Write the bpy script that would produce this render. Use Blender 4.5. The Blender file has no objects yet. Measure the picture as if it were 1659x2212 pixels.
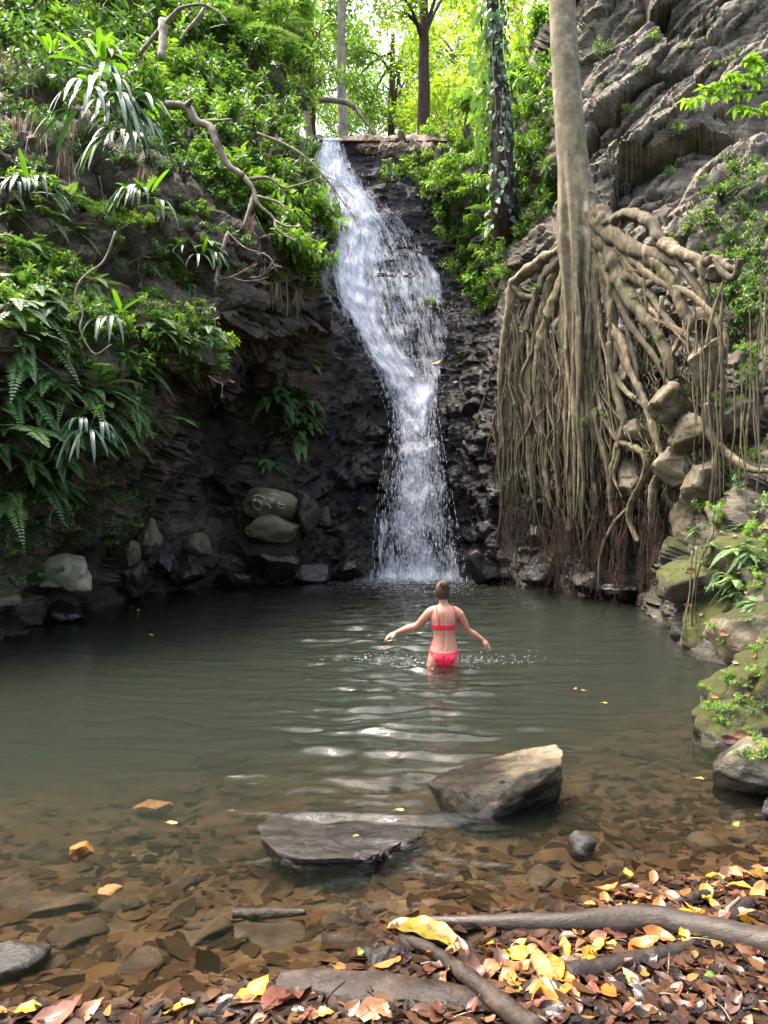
import bpy, bmesh, math, random
import numpy as np
from mathutils import Vector, Matrix
R = math.radians
rng = np.random.RandomState(7)
random.seed(7)
scene = bpy.context.scene
COL = scene.collection

# ------------------------------------------------------------------ camera, sky, sun, exposure
cam_d = bpy.data.cameras.new('camera'); cam = bpy.data.objects.new('camera', cam_d); COL.objects.link(cam)
cam_d.sensor_fit = 'VERTICAL'; cam_d.sensor_height = 36; cam_d.sensor_width = 27; cam_d.lens = 26
cam_d.clip_end = 600; cam_d.clip_start = 0.05
CAMH = 1.6
cam.location = (0, 0, CAMH); cam.rotation_euler = (R(90), 0, 0)
scene.camera = cam
SUN_EL, SUN_AZ = 66, 300           # azimuth clockwise from +Y
w = bpy.data.worlds.new('World'); scene.world = w; w.use_nodes = True
nt = w.node_tree; bg = nt.nodes['Background']
sky = nt.nodes.new('ShaderNodeTexSky'); sky.sky_type = 'NISHITA'; sky.sun_disc = False
sky.sun_elevation = R(SUN_EL); sky.sun_rotation = R(SUN_AZ); sky.dust_density = 8; sky.air_density = 1.0; sky.ozone_density = 1.0
nt.links.new(sky.outputs[0], bg.inputs[0]); bg.inputs[1].default_value = 0.15
sun_d = bpy.data.lights.new('sun', 'SUN'); sun = bpy.data.objects.new('sun', sun_d); COL.objects.link(sun)
sun_d.energy = 1.2; sun_d.angle = R(25); sun_d.color = (1, .96, .9)
az = R(SUN_AZ); el = R(SUN_EL)
sdir = Vector((math.sin(az)*math.cos(el), math.cos(az)*math.cos(el), math.sin(el)))
sun.rotation_euler = sdir.to_track_quat('Z', 'Y').to_euler()
vs = scene.view_settings
vs.view_transform = 'Standard'; vs.look = 'None'; vs.gamma = 1; vs.exposure = 2.65
cy = scene.cycles
cy.use_denoising = True; cy.max_bounces = 7; cy.diffuse_bounces = 3; cy.glossy_bounces = 3; cy.transmission_bounces = 4
cy.transparent_max_bounces = 24; cy.volume_bounces = 1; cy.sample_clamp_indirect = 6; cy.use_adaptive_sampling = True
cy.adaptive_threshold = 0.02; cy.caustics_reflective = False; cy.caustics_refractive = False

# ------------------------------------------------------------------ helpers
FPX, CX, CYP = 26/36*2212, 829.5, 1106.0
def P(px, py, Y):                    # a point in the gorge seen at (px,py) standing Y metres away
    return np.array([(px-CX)/FPX*Y, Y, CAMH-(py-CYP)/FPX*Y])
def PW(px, py, z=0.0):               # the point at height z
    return P(px, py, (CAMH-z)*FPX/(py-CYP))
def nrm(v): return v/np.maximum(np.linalg.norm(v, axis=-1, keepdims=True), 1e-9)

def h3(ix, iy, iz, seed):
    x = (ix.astype(np.int64)*374761393 + iy.astype(np.int64)*668265263 + iz.astype(np.int64)*2147483647 + seed*1274126177) & 0xffffffff
    x = ((x ^ (x >> 13))*1274126177) & 0xffffffff
    x = ((x ^ (x >> 16))*2246822519) & 0xffffffff
    return ((x ^ (x >> 15)) & 0xffffff)/float(0x1000000)
def vnoise(p, seed=0):
    p = np.asarray(p, float); i = np.floor(p); f = p-i; f = f*f*f*(f*(f*6-15)+10); i = i.astype(np.int64)
    r = 0
    for dx in (0, 1):
        for dy in (0, 1):
            for dz in (0, 1):
                wgt = (f[:, 0] if dx else 1-f[:, 0])*(f[:, 1] if dy else 1-f[:, 1])*(f[:, 2] if dz else 1-f[:, 2])
                r = r+wgt*h3(i[:, 0]+dx, i[:, 1]+dy, i[:, 2]+dz, seed)
    return r*2-1
def fbm(p, oct=4, seed=0, gain=.5):
    a, s, r = 1.0, 0, 0
    for k in range(oct):
        r = r+a*vnoise(p*(2.03**k)+k*17.3, seed+k); s += a; a *= gain
    return r/s
def cells(p, seed=0):
    i = np.floor(p).astype(np.int64); n = len(p)
    d1 = np.full(n, 9.); d2 = np.full(n, 9.); cid = np.zeros((n, 3), np.int64); vec = np.zeros((n, 3))
    for dx in (-1, 0, 1):
        for dy in (-1, 0, 1):
            for dz in (-1, 0, 1):
                c = i+np.array([dx, dy, dz])
                o = np.stack([h3(c[:, 0], c[:, 1], c[:, 2], seed+k) for k in (1, 2, 3)], 1)
                v = p-(c+.1+.8*o); d = np.sqrt((v*v).sum(1)); m = d < d1
                d2 = np.where(m, d1, np.minimum(d2, d)); d1 = np.where(m, d, d1)
                cid[m] = c[m]; vec[m] = v[m]
    return d1, d2, cid, vec
def blocky(p, seed, tilt=.9, off=.5, crack=.25):   # broken, faceted rock
    d1, d2, c, v = cells(p, seed)
    dr = np.stack([h3(c[:, 0], c[:, 1], c[:, 2], seed+k)-.5 for k in (11, 12, 13)], 1)
    o = h3(c[:, 0], c[:, 1], c[:, 2], seed+21)-.5
    e = np.clip((d2-d1)/.12, 0, 1)
    return o*2*off+(dr*v).sum(1)*2*tilt-(1-e)*crack

def mk(name, V, F, mat, parent=None, smooth=True, attrs=None, uv=None):
    me = bpy.data.meshes.new(name); V = np.asarray(V, np.float32)
    F = [np.asarray(f, np.int32) for f in (F if isinstance(F, list) else [F]) if len(f)]
    me.vertices.add(len(V)); me.vertices.foreach_set('co', V.ravel())
    li = np.concatenate([f.ravel() for f in F]); cnt = np.concatenate([np.full(len(f), f.shape[1], np.int32) for f in F])
    me.loops.add(len(li)); me.loops.foreach_set('vertex_index', li)
    me.polygons.add(len(cnt)); st = np.concatenate([[0], np.cumsum(cnt)[:-1]]).astype(np.int32)
    me.polygons.foreach_set('loop_start', st); me.polygons.foreach_set('loop_total', cnt)
    me.polygons.foreach_set('use_smooth', np.full(len(cnt), smooth, bool))
    for k, a in (attrs or {}).items():
        at = me.attributes.new(k, 'FLOAT', 'POINT'); at.data.foreach_set('value', np.asarray(a, np.float32).ravel())
    if uv is not None:
        ul = me.uv_layers.new(name='UVMap'); ul.data.foreach_set('uv', np.asarray(uv, np.float32)[li].ravel())
    me.update(calc_edges=True); me.validate()
    if mat: me.materials.append(mat)
    o = bpy.data.objects.new(name, me); COL.objects.link(o)
    if parent: o.parent = parent
    return o
def tag(o, label=None, cat=None, group=None, kind=None):
    if label: o['label'] = label
    if cat: o['category'] = cat
    if group: o['group'] = group
    if kind: o['kind'] = kind
    return o
def empty(name, loc, label, cat, group=None):
    o = bpy.data.objects.new(name, None); COL.objects.link(o); o.location = [float(c) for c in loc]; o.empty_display_size = .1
    return tag(o, label, cat, group)
def rebase(root, o):                 # world-space mesh under a placed Empty
    o.parent = root; o.location = -root.location
    return o
def dup(o, loc, rot=(0, 0, 0), sc=1, label=None, group=None, lr=None):
    c = o.copy(); COL.objects.link(c); c.location = [float(x) for x in loc]; c.rotation_euler = rot
    c.scale = (sc, sc, sc) if np.isscalar(sc) else sc
    if label: c['label'] = label
    if group: c['group'] = group
    for ch in o.children:
        d = ch.copy(); COL.objects.link(d); d.parent = c
    return c

class MB:
    def __init__(s): s.V = []; s.F = {}; s.n = 0; s.A = {}; s.hasA = None
    def add(s, V, F, **A):
        V = np.asarray(V)
        for f in (F if isinstance(F, list) else [F]):
            f = np.asarray(f)
            if len(f): s.F.setdefault(f.shape[1], []).append(f+s.n)
        s.V.append(V); s.n += len(V)
        for k, a in A.items(): s.A.setdefault(k, []).append(np.broadcast_to(np.asarray(a, float), (len(V),)).copy())
        return s
    def build(s, name, mat, parent=None, smooth=True):
        return mk(name, np.concatenate(s.V), [np.concatenate(f) for f in s.F.values()], mat, parent, smooth,
                  {k: np.concatenate(a) for k, a in s.A.items()})

def catmull(pts, n):
    pts = np.asarray(pts, float); m = len(pts)
    if m < 3:
        t = np.linspace(0, 1, n)[:, None]; return pts[0]*(1-t)+pts[-1]*t
    e = np.concatenate([[2*pts[0]-pts[1]], pts, [2*pts[-1]-pts[-2]]])
    u = np.linspace(0, m-1-1e-6, n); k = u.astype(int); t = (u-k)[:, None]
    a, b, c, d = e[k], e[k+1], e[k+2], e[k+3]
    return .5*(2*b+(c-a)*t+(2*a-5*b+4*c-d)*t*t+(3*b-a-3*c+d)*t**3)
def tube(pts, rad, n=None, sides=8, flute=0, nz=0, seed=0, cap=True):
    """tapered tube along a smooth curve; nz = bark roughness (fraction of radius)"""
    n = n or max(4, len(pts)*4)
    C = catmull(pts, n)
    rad = np.asarray(rad, float)*np.ones(len(pts)) if np.ndim(rad) == 0 else np.asarray(rad, float)
    r = np.interp(np.linspace(0, 1, n), np.linspace(0, 1, len(rad)), rad)
    T = nrm(np.gradient(C, axis=0)); up = np.array([0, 0, 1.]) if abs(T[0][2]) < .9 else np.array([1., 0, 0])
    N = np.zeros_like(T); v = up-T[0]*np.dot(up, T[0]); N[0] = v/np.linalg.norm(v)
    for i in range(1, n):
        v = N[i-1]-T[i]*np.dot(N[i-1], T[i]); N[i] = v/max(np.linalg.norm(v), 1e-9)
    B = np.cross(T, N); th = np.arange(sides)*2*math.pi/sides
    rr = np.ones((n, sides))*r[:, None]
    if flute: rr = rr*(1+flute*np.cos(th*3+seed)[None]+flute*.6*np.cos(th*5+seed*2+np.linspace(0, 2, n)[:, None]))
    V = C[:, None]+rr[..., None]*(np.cos(th)[None, :, None]*N[:, None]+np.sin(th)[None, :, None]*B[:, None])
    if nz:
        q = V.reshape(-1, 3); k = fbm(q/max(r.max(), 1e-3)*.9, 3, seed).reshape(n, sides)
        V = V+(V-C[:, None])*(nz*k)[..., None]
    V = V.reshape(-1, 3); i = np.arange(n-1)[:, None]*sides; j = np.arange(sides)[None]; j2 = (j+1) % sides
    F = np.stack([i+j, i+j2, i+sides+j2, i+sides+j], -1).reshape(-1, 4)
    FF = [F]
    if cap:
        V = np.concatenate([V, C[:1]-T[:1]*r[0]*.3, C[-1:]+T[-1:]*r[-1]*.5]); a, b = n*sides, n*sides+1
        jj = np.arange(sides); FF.append(np.concatenate([np.stack([jj*0+a, (jj+1) % sides, jj], 1),
                                                         np.stack([jj*0+b, (n-1)*sides+jj, (n-1)*sides+(jj+1) % sides], 1)]))
    return V, FF

def leaves8(Pb, D, N, L, W, fold=.3, curl=.25, w1=1., w2=.78, t1=.35, t2=.7):
    Pb, D, N = map(np.asarray, (Pb, D, N)); n = len(Pb); D = nrm(D); S = nrm(np.cross(D, N)); N = nrm(np.cross(S, D))
    L = np.ones(n)*L; W = np.ones(n)*W; V = np.zeros((n, 8, 3))
    def put(k, t, s, lift):
        V[:, k] = Pb+D*(L*t)[:, None]+S*(W*.5*s)[:, None]+N*(-curl*L*t*t+lift*fold*W*.5)[:, None]
    put(0, 0, 0, 0); put(1, t1, -w1, w1); put(2, t1, 0, 0); put(3, t1, w1, w1); put(4, t2, -w2, w2); put(5, t2, 0, 0); put(6, t2, w2, w2); put(7, 1, 0, 0)
    b = np.arange(n)[:, None]*8
    T3 = np.concatenate([b+np.array([[0, 2, 1]]), b+np.array([[0, 3, 2]]), b+np.array([[4, 5, 7]]), b+np.array([[5, 6, 7]])])
    T4 = np.concatenate([b+np.array([[1, 2, 5, 4]]), b+np.array([[2, 3, 6, 5]])])
    return V.reshape(-1, 3), [T4, T3]
def leaves4(Pb, D, N, L, W, fold=.3, t=.45):
    Pb, D, N = map(np.asarray, (Pb, D, N)); n = len(Pb); D = nrm(D); S = nrm(np.cross(D, N)); N = nrm(np.cross(S, D))
    L = np.ones(n)*L; W = np.ones(n)*W; V = np.zeros((n, 4, 3)); V[:, 0] = Pb; V[:, 2] = Pb+D*L[:, None]
    m = Pb+D*(L*t)[:, None]+N*(fold*W*.5)[:, None]; V[:, 1] = m-S*(W*.5)[:, None]; V[:, 3] = m+S*(W*.5)[:, None]
    b = np.arange(n)[:, None]*4
    return V.reshape(-1, 3), [np.concatenate([b+np.array([[0, 2, 1]]), b+np.array([[0, 3, 2]])])]
def leaves11(Pb, D, N, L, W, r, fold=.25, curl=.3):
    n = len(Pb); D = nrm(D); S = nrm(np.cross(D, N)); N = nrm(np.cross(S, D)); L = np.ones(n)*L; W = np.ones(n)*W; V = np.zeros((n, 11, 3)); cu = r.normal(0, curl, n); fo = r.normal(fold, .1, n); bd = r.normal(0, .12, n); tw = r.normal(0, .12, n)
    def put(k, t, s): V[:, k] = Pb+D*(L*t)[:, None]+S*(W*.5*s+bd*L*math.sin(3.14*t))[:, None]+N*(cu*L*(t-.5)**2+abs(s)*fo*W*.5+tw*s*W*(t-.5))[:, None]
    put(0, 0, 0)
    for i, (t, w_) in enumerate(((.18, .72), (.48, 1.), (.78, .66))): put(1+3*i, t, -w_*(1+0)), put(2+3*i, t, 0), put(3+3*i, t, w_)
    put(10, 1, 0); b = np.arange(n)[:, None]*11
    return V.reshape(-1, 3), [np.concatenate([b+np.array([q]) for q in ([1, 2, 5, 4], [2, 3, 6, 5], [4, 5, 8, 7], [5, 6, 9, 8])]), np.concatenate([b+np.array([q]) for q in ([0, 2, 1], [0, 3, 2], [7, 8, 10], [8, 9, 10])])]
def rdir(n, r=rng): return nrm(r.normal(size=(n, 3)))

# ------------------------------------------------------------------ materials
def mat(name):
    m = bpy.data.materials.new(name); m.use_nodes = True; t = m.node_tree
    return m, t, t.nodes['Principled BSDF'], t.nodes['Material Output']
def nd(t, typ, **kw):
    n = t.nodes.new('ShaderNode'+typ)
    for k, v in kw.items():
        if isinstance(k, str) and hasattr(n, k): setattr(n, k, v)
    return n
def ramp(t, fac, stops):
    r = nd(t, 'ValToRGB'); e = r.color_ramp.elements
    while len(e) < len(stops): e.new(.5)
    for x, (p_, c) in zip(e, stops): x.position = p_; x.color = (*c, 1) if len(c) == 3 else c
    t.links.new(fac, r.inputs[0]); return r.outputs[0]
def noise(t, vec, scale, det=6, rough=.6, dist=0):
    n = nd(t, 'TexNoise'); n.inputs['Scale'].default_value = scale; n.inputs['Detail'].default_value = det
    n.inputs['Roughness'].default_value = rough; n.inputs['Distortion'].default_value = dist; t.links.new(vec, n.inputs['Vector']); return n.outputs['Fac']
def coord(t, sc=(1, 1, 1), rot=(0, 0, 0), out='Object'):
    c = nd(t, 'TexCoord'); m = nd(t, 'Mapping'); m.inputs['Scale'].default_value = sc; m.inputs['Rotation'].default_value = rot
    t.links.new(c.outputs[out], m.inputs[0]); return m.outputs[0]
def gcoord(t, sc=(1, 1, 1), rot=(0, 0, 0)):
    c = nd(t, 'NewGeometry'); m = nd(t, 'Mapping'); m.inputs['Scale'].default_value = sc; m.inputs['Rotation'].default_value = rot
    t.links.new(c.outputs['Position'], m.inputs[0]); return m.outputs[0]
def mix(t, fac, a, b, mode='MIX'):
    n = nd(t, 'MixRGB', blend_type=mode)
    for i, x in enumerate((fac, a, b)):
        if hasattr(x, 'is_linked'): t.links.new(x, n.inputs[i])
        elif isinstance(x, (int, float)): n.inputs[i].default_value = x if i == 0 else (x, x, x, 1)
        else: n.inputs[i].default_value = (*x, 1)
    return n.outputs[0]
def mth(t, op, a, b=0., c=None):
    n = nd(t, 'Math', operation=op)
    for i, x in enumerate((a, b, c)):
        if x is None: continue
        if hasattr(x, 'is_linked'): t.links.new(x, n.inputs[i])
        else: n.inputs[i].default_value = x
    return n.outputs[0]
def attr(t, name): n = nd(t, 'Attribute', attribute_name=name); return n.outputs['Fac']
def bump(t, h, b, strength=.5, dist=.02):
    n = nd(t, 'Bump'); n.inputs['Strength'].default_value = strength; n.inputs['Distance'].default_value = dist
    t.links.new(h, n.inputs['Height']); t.links.new(n.outputs[0], b.inputs['Normal']); return n

def rock_mat(name, c1, c2, c3, rough=.75, scale=1., moss=.0, wetc=.35, bsc=(1, 1, 1), brot=(0, 0, 0), dist=.05, lichen=0., mossc=((.022, .03, .006), (.075, .085, .012))):
    """weathered rock: three mineral tones, a 'wet' attribute that darkens and polishes, moss on upward faces"""
    m, t, b, o = mat(name); v = gcoord(t, bsc, brot); vi = gcoord(t)
    n1 = noise(t, v, .9*scale, 8, .65, .4); n2 = noise(t, v, 6*scale, 8, .7); n3 = noise(t, vi, 38*scale, 5, .7)
    c = ramp(t, n1, [(.3, c1), (.5, c2), (.72, c3)])
    c = mix(t, .7, c, ramp(t, n2, [(.25, (.3, .3, .3)), (.5, (.9, .9, .9)), (.75, (1.5, 1.45, 1.35))]), 'MULTIPLY')
    c = mix(t, .6, c, ramp(t, n3, [(.3, (.55, .55, .55)), (.7, (1.35, 1.35, 1.35))]), 'MULTIPLY')
    if lichen:
        c = mix(t, mth(t, 'MULTIPLY', ramp(t, noise(t, vi, 3.1*scale, 6, .7), [(.58, (0, 0, 0)), (.66, (1, 1, 1))]), lichen), c, (.36, .37, .3))
    w_ = attr(t, 'wet')
    wn = mth(t, 'MULTIPLY', w_, ramp(t, noise(t, vi, 1.7, 5, .6), [(.2, (.6, .6, .6)), (.45, (1, 1, 1))]))
    c = mix(t, wn, c, mix(t, 1., c, (wetc, wetc, wetc*1.02), 'MULTIPLY'))
    g = nd(t, 'NewGeometry'); sx = nd(t, 'SeparateXYZ'); t.links.new(g.outputs['Normal'], sx.inputs[0])
    mm = mth(t, 'MULTIPLY_ADD', sx.outputs[2], .6, mth(t, 'ADD', noise(t, vi, 2.3, 7, .7), moss-.75))
    ma = mth(t, 'ADD', mm, mth(t, 'MULTIPLY', attr(t, 'moss'), 1.05))
    mf = ramp(t, ma, [(.42, (0, 0, 0)), (.56, (1, 1, 1))])
    mc = mix(t, noise(t, vi, 45, 4, .7), mossc[0], mossc[1])
    mc = mix(t, .7, mc, ramp(t, noise(t, vi, 9, 6, .75), [(.32, (.35, .38, .3)), (.68, (1.6, 1.5, 1.3))]), 'MULTIPLY'); c = mix(t, mf, c, mc)
    t.links.new(c, b.inputs['Base Color'])
    rr = mix(t, wn, mth(t, 'ADD', mth(t, 'MULTIPLY', n3, .2), rough-.1), mth(t, 'MULTIPLY_ADD', n2, .32, .03)); rr = mix(t, mf, rr, .95)
    t.links.new(rr, b.inputs['Roughness'])
    hh = mth(t, 'ADD', mth(t, 'MULTIPLY', n2, 1.), mth(t, 'MULTIPLY', n3, .3))
    hh = mth(t, 'ADD', hh, mth(t, 'MULTIPLY', mth(t, 'MULTIPLY', mf, noise(t, vi, 55, 5, .8)), 1.6))
    bump(t, hh, b, .9, dist)
    return m
def leaf_mat(name, dark, mid, light, gloss=.35, trans=.3, spec=.5, obj_var=.35, dry=None):
    m, t, b, o = mat(name); ti = attr(t, 'tint'); oi = nd(t, 'ObjectInfo')
    f = mth(t, 'ADD', ti, mth(t, 'MULTIPLY', mth(t, 'SUBTRACT', oi.outputs['Random'], .5), obj_var))
    st = [(.0, dark), (.5, mid), (.9, light)]
    if dry: st = [(.0, dark), (.45, mid), (.85, light), (.97, dry)]
    c = ramp(t, f, st)
    c = mix(t, .35, c, ramp(t, noise(t, gcoord(t), 14, 3, .6), [(.3, (.55, .6, .55)), (.7, (1.3, 1.25, 1.2))]), 'MULTIPLY')
    t.links.new(c, b.inputs['Base Color']); b.inputs['Roughness'].default_value = gloss; b.inputs['Specular IOR Level'].default_value = spec
    tr = nd(t, 'BsdfTranslucent'); t.links.new(mix(t, 1., c, (1.25, 1.35, .55), 'MULTIPLY'), tr.inputs[0])
    ms = nd(t, 'MixShader'); ms.inputs[0].default_value = trans
    t.links.new(b.outputs[0], ms.inputs[1]); t.links.new(tr.outputs[0], ms.inputs[2]); t.links.new(ms.outputs[0], o.inputs[0])
    return m
def bark_mat(name, c1, c2, c3, rough=.85, sc=(9, 9, 2), scale=1., patch=None, dist=.012, wet=0., moss=0., tone=False):
    m, t, b, o = mat(name); v = gcoord(t, sc); vi = gcoord(t)
    n1 = noise(t, v, scale, 7, .65, .3); n2 = noise(t, vi, 5, 6, .65); n3 = noise(t, vi, 60, 4, .7)
    c = ramp(t, n1, [(.3, c1), (.52, c2), (.75, c3)])
    c = mix(t, .6, c, ramp(t, n2, [(.32, (.38, .37, .33)), (.68, (1.5, 1.47, 1.38))]), 'MULTIPLY')
    c = mix(t, .5, c, ramp(t, n3, [(.3, (.6, .6, .6)), (.7, (1.35, 1.35, 1.3))]), 'MULTIPLY')
    if patch: c = mix(t, ramp(t, noise(t, vi, 2.2, 5, .6), [(.6, (0, 0, 0)), (.68, (1, 1, 1))]), c, patch)
    if tone: oi = nd(t, 'ObjectInfo'); c = mix(t, 1., c, ramp(t, mth(t, 'FRACT', mth(t, 'ADD', oi.outputs['Random'], attr(t, 'tint'))), [(0, (.34, .31, .26)), (.5, (.8, .77, .7)), (1, (1.35, 1.32, 1.22))]), 'MULTIPLY')
    if moss: c = mix(t, mth(t, 'MULTIPLY', ramp(t, noise(t, vi, 1.6, 6, .7), [(.48, (0, 0, 0)), (.62, (1, 1, 1))]), moss), c, (.07, .075, .018))
    t.links.new(c, b.inputs['Base Color']); b.inputs['Roughness'].default_value = rough
    if wet: t.links.new(ramp(t, n2, [(.35, (wet,)*3), (.65, (rough,)*3)]), b.inputs['Roughness'])
    bump(t, mth(t, 'ADD', n1, mth(t, 'MULTIPLY', n3, .35)), b, .8, dist)
    return m
def plain(name, col, rough=.6, var=.25, sc=20, trans=0, bumpd=0.003, spec=.5):
    m, t, b, o = mat(name); v = coord(t); n = noise(t, v, sc, 6, .65)
    c = mix(t, 1., col, ramp(t, n, [(.25, (1-var,)*3), (.75, (1+var,)*3)]), 'MULTIPLY')
    t.links.new(c, b.inputs['Base Color']); b.inputs['Roughness'].default_value = rough; b.inputs['Specular IOR Level'].default_value = spec
    bump(t, n, b, .5, bumpd); return m

M = {}
M['left'] = rock_mat('dark_cliff_rock', (.04, .029, .019), (.11, .082, .054), (.24, .185, .127), rough=.78, moss=-.12, wetc=.3, bsc=(1, 1, 2.2), brot=(0, R(-20), 0), dist=.09)
M['fall'] = rock_mat('wet_waterfall_rock', (.018, .015, .013), (.042, .035, .029), (.10, .083, .068), rough=.45, moss=-.3, wetc=.45, bsc=(.6, .6, 3), dist=.08)
M['right'] = rock_mat('layered_cliff_rock', (.048, .039, .027), (.16, .135, .095), (.31, .27, .195), rough=.82, moss=-.2, wetc=.22, bsc=(.6, .8, 3.4), brot=(0, R(38), 0), dist=.09, lichen=.35)
M['boulder'] = rock_mat('boulder_rock', (.05, .040, .022), (.125, .10, .055), (.23, .19, .115), rough=.75, moss=-.05, wetc=.25, dist=.03, lichen=.3)
M['paleboulder'] = rock_mat('pale_boulder_rock', (.13, .115, .07), (.26, .235, .15), (.40, .37, .26), rough=.8, moss=-.02, wetc=.3, dist=.02)
M['darkboulder'] = rock_mat('dark_boulder_rock', (.018, .015, .011), (.038, .031, .023), (.08, .066, .05), rough=.5, moss=-.2, wetc=.5, dist=.03)
M['mossrock'] = rock_mat('mossy_rock', (.03, .025, .016), (.075, .062, .04), (.14, .12, .08), rough=.8, moss=.18, wetc=.3, dist=.03, mossc=((.02, .026, .005), (.115, .125, .018)))
M['slab'] = rock_mat('pool_slab_rock', (.07, .055, .034), (.17, .135, .085), (.30, .245, .165), rough=.7, scale=2.2, moss=-.6, wetc=.10, dist=.02)
M['wetslab'] = rock_mat('wet_slab_rock', (.022, .018, .016), (.05, .04, .034), (.10, .08, .066), rough=.35, scale=2.5, moss=-.6, wetc=.5, dist=.018)
M['stone'] = rock_mat('streambed_stone', (.014, .009, .005), (.04, .027, .015), (.085, .06, .034), rough=.7, scale=4, moss=-.6, dist=.008)
M['orange'] = rock_mat('orange_stone', (.17, .07, .02), (.34, .16, .05), (.5, .3, .12), rough=.5, scale=5, moss=-.6, dist=.008)
M['bark'] = bark_mat('fig_bark', (.045, .034, .02), (.15, .12, .075), (.31, .26, .17), sc=(16, 16, 5), patch=(.33, .29, .20), moss=.45, dist=.03, tone=True)
M['trunk'] = bark_mat('fig_trunk_bark', (.10, .08, .048), (.19, .155, .095), (.30, .255, .17), sc=(6, 6, 4), dist=.014, patch=(.36, .33, .25), moss=.3)
M['rootlet'] = bark_mat('rootlet', (.025, .012, .008), (.06, .03, .018), (.13, .075, .045), sc=(12, 12, 3))
M['darkbark'] = bark_mat('dark_bark', (.018, .011, .008), (.05, .03, .02), (.11, .07, .05), sc=(14, 14, 2), dist=.03)
M['paletrunk'] = bark_mat('pale_bark', (.16, .135, .10), (.30, .26, .20), (.44, .39, .31), sc=(4, 4, 2))
M['deadwood'] = bark_mat('dead_wood', (.10, .075, .05), (.21, .17, .13), (.36, .31, .26), sc=(12, 12, 4))
M['log'] = bark_mat('wet_log_bark', (.014, .010, .008), (.042, .031, .024), (.10, .078, .062), rough=.55, sc=(2.5, 14, 14), dist=.01, patch=(.2, .155, .11), wet=.25)
M['darklog'] = bark_mat('rotten_log_bark', (.011, .008, .006), (.03, .021, .016), (.07, .052, .039), rough=.7, sc=(10, 10, 10), dist=.015, wet=.3)
M['rotwood'] = bark_mat('rotten_wood', (.10, .045, .015), (.28, .15, .05), (.42, .27, .12), sc=(8, 4, 8), dist=.012)
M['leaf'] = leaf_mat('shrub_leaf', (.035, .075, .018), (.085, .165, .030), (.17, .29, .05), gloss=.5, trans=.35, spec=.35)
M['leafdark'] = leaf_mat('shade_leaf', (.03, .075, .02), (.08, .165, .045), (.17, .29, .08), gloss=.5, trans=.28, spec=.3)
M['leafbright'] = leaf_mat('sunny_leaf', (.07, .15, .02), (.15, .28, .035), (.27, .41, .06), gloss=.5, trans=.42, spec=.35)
M['leaffar'] = leaf_mat('far_tree_leaf', (.07, .14, .04), (.14, .25, .06), (.25, .37, .09), gloss=.5, trans=.45)
M['bamboo'] = leaf_mat('yellow_green_leaf', (.14, .22, .03), (.25, .36, .045), (.40, .50, .07), gloss=.5, trans=.45)
M['fern'] = leaf_mat('fern_frond', (.05, .11, .035), (.12, .23, .07), (.24, .38, .12), gloss=.5, trans=.3)
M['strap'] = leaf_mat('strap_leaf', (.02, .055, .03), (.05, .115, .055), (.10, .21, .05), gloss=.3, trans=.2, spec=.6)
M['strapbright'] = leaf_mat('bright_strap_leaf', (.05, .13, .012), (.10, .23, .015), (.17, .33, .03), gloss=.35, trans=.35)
M['vine'] = leaf_mat('vine_leaf', (.018, .045, .018), (.04, .10, .03), (.10, .2, .04), gloss=.25, trans=.2, spec=.6)
M['litter'] = leaf_mat('leaf_litter', (.008, .006, .005), (.036, .017, .009), (.085, .040, .018), gloss=.5, trans=.1, spec=.12, dry=(.24, .12, .035), obj_var=.0)
for k_, s_ in (('stone', .08), ('wetslab', .3), ('darkboulder', .4), ('orange', .15), ('slab', .2), ('log', .3), ('darklog', .25)): M[k_].node_tree.nodes['Principled BSDF'].inputs['Specular IOR Level'].default_value = s_
M['sunk'] = leaf_mat('sunken_leaf', (.008, .0045, .002), (.026, .014, .006), (.062, .034, .013), gloss=.8, trans=.05, obj_var=0, spec=.03)
M['straw'] = leaf_mat('dead_frond', (.09, .055, .028), (.2, .135, .075), (.33, .25, .16), gloss=.6, trans=.2)
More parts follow.
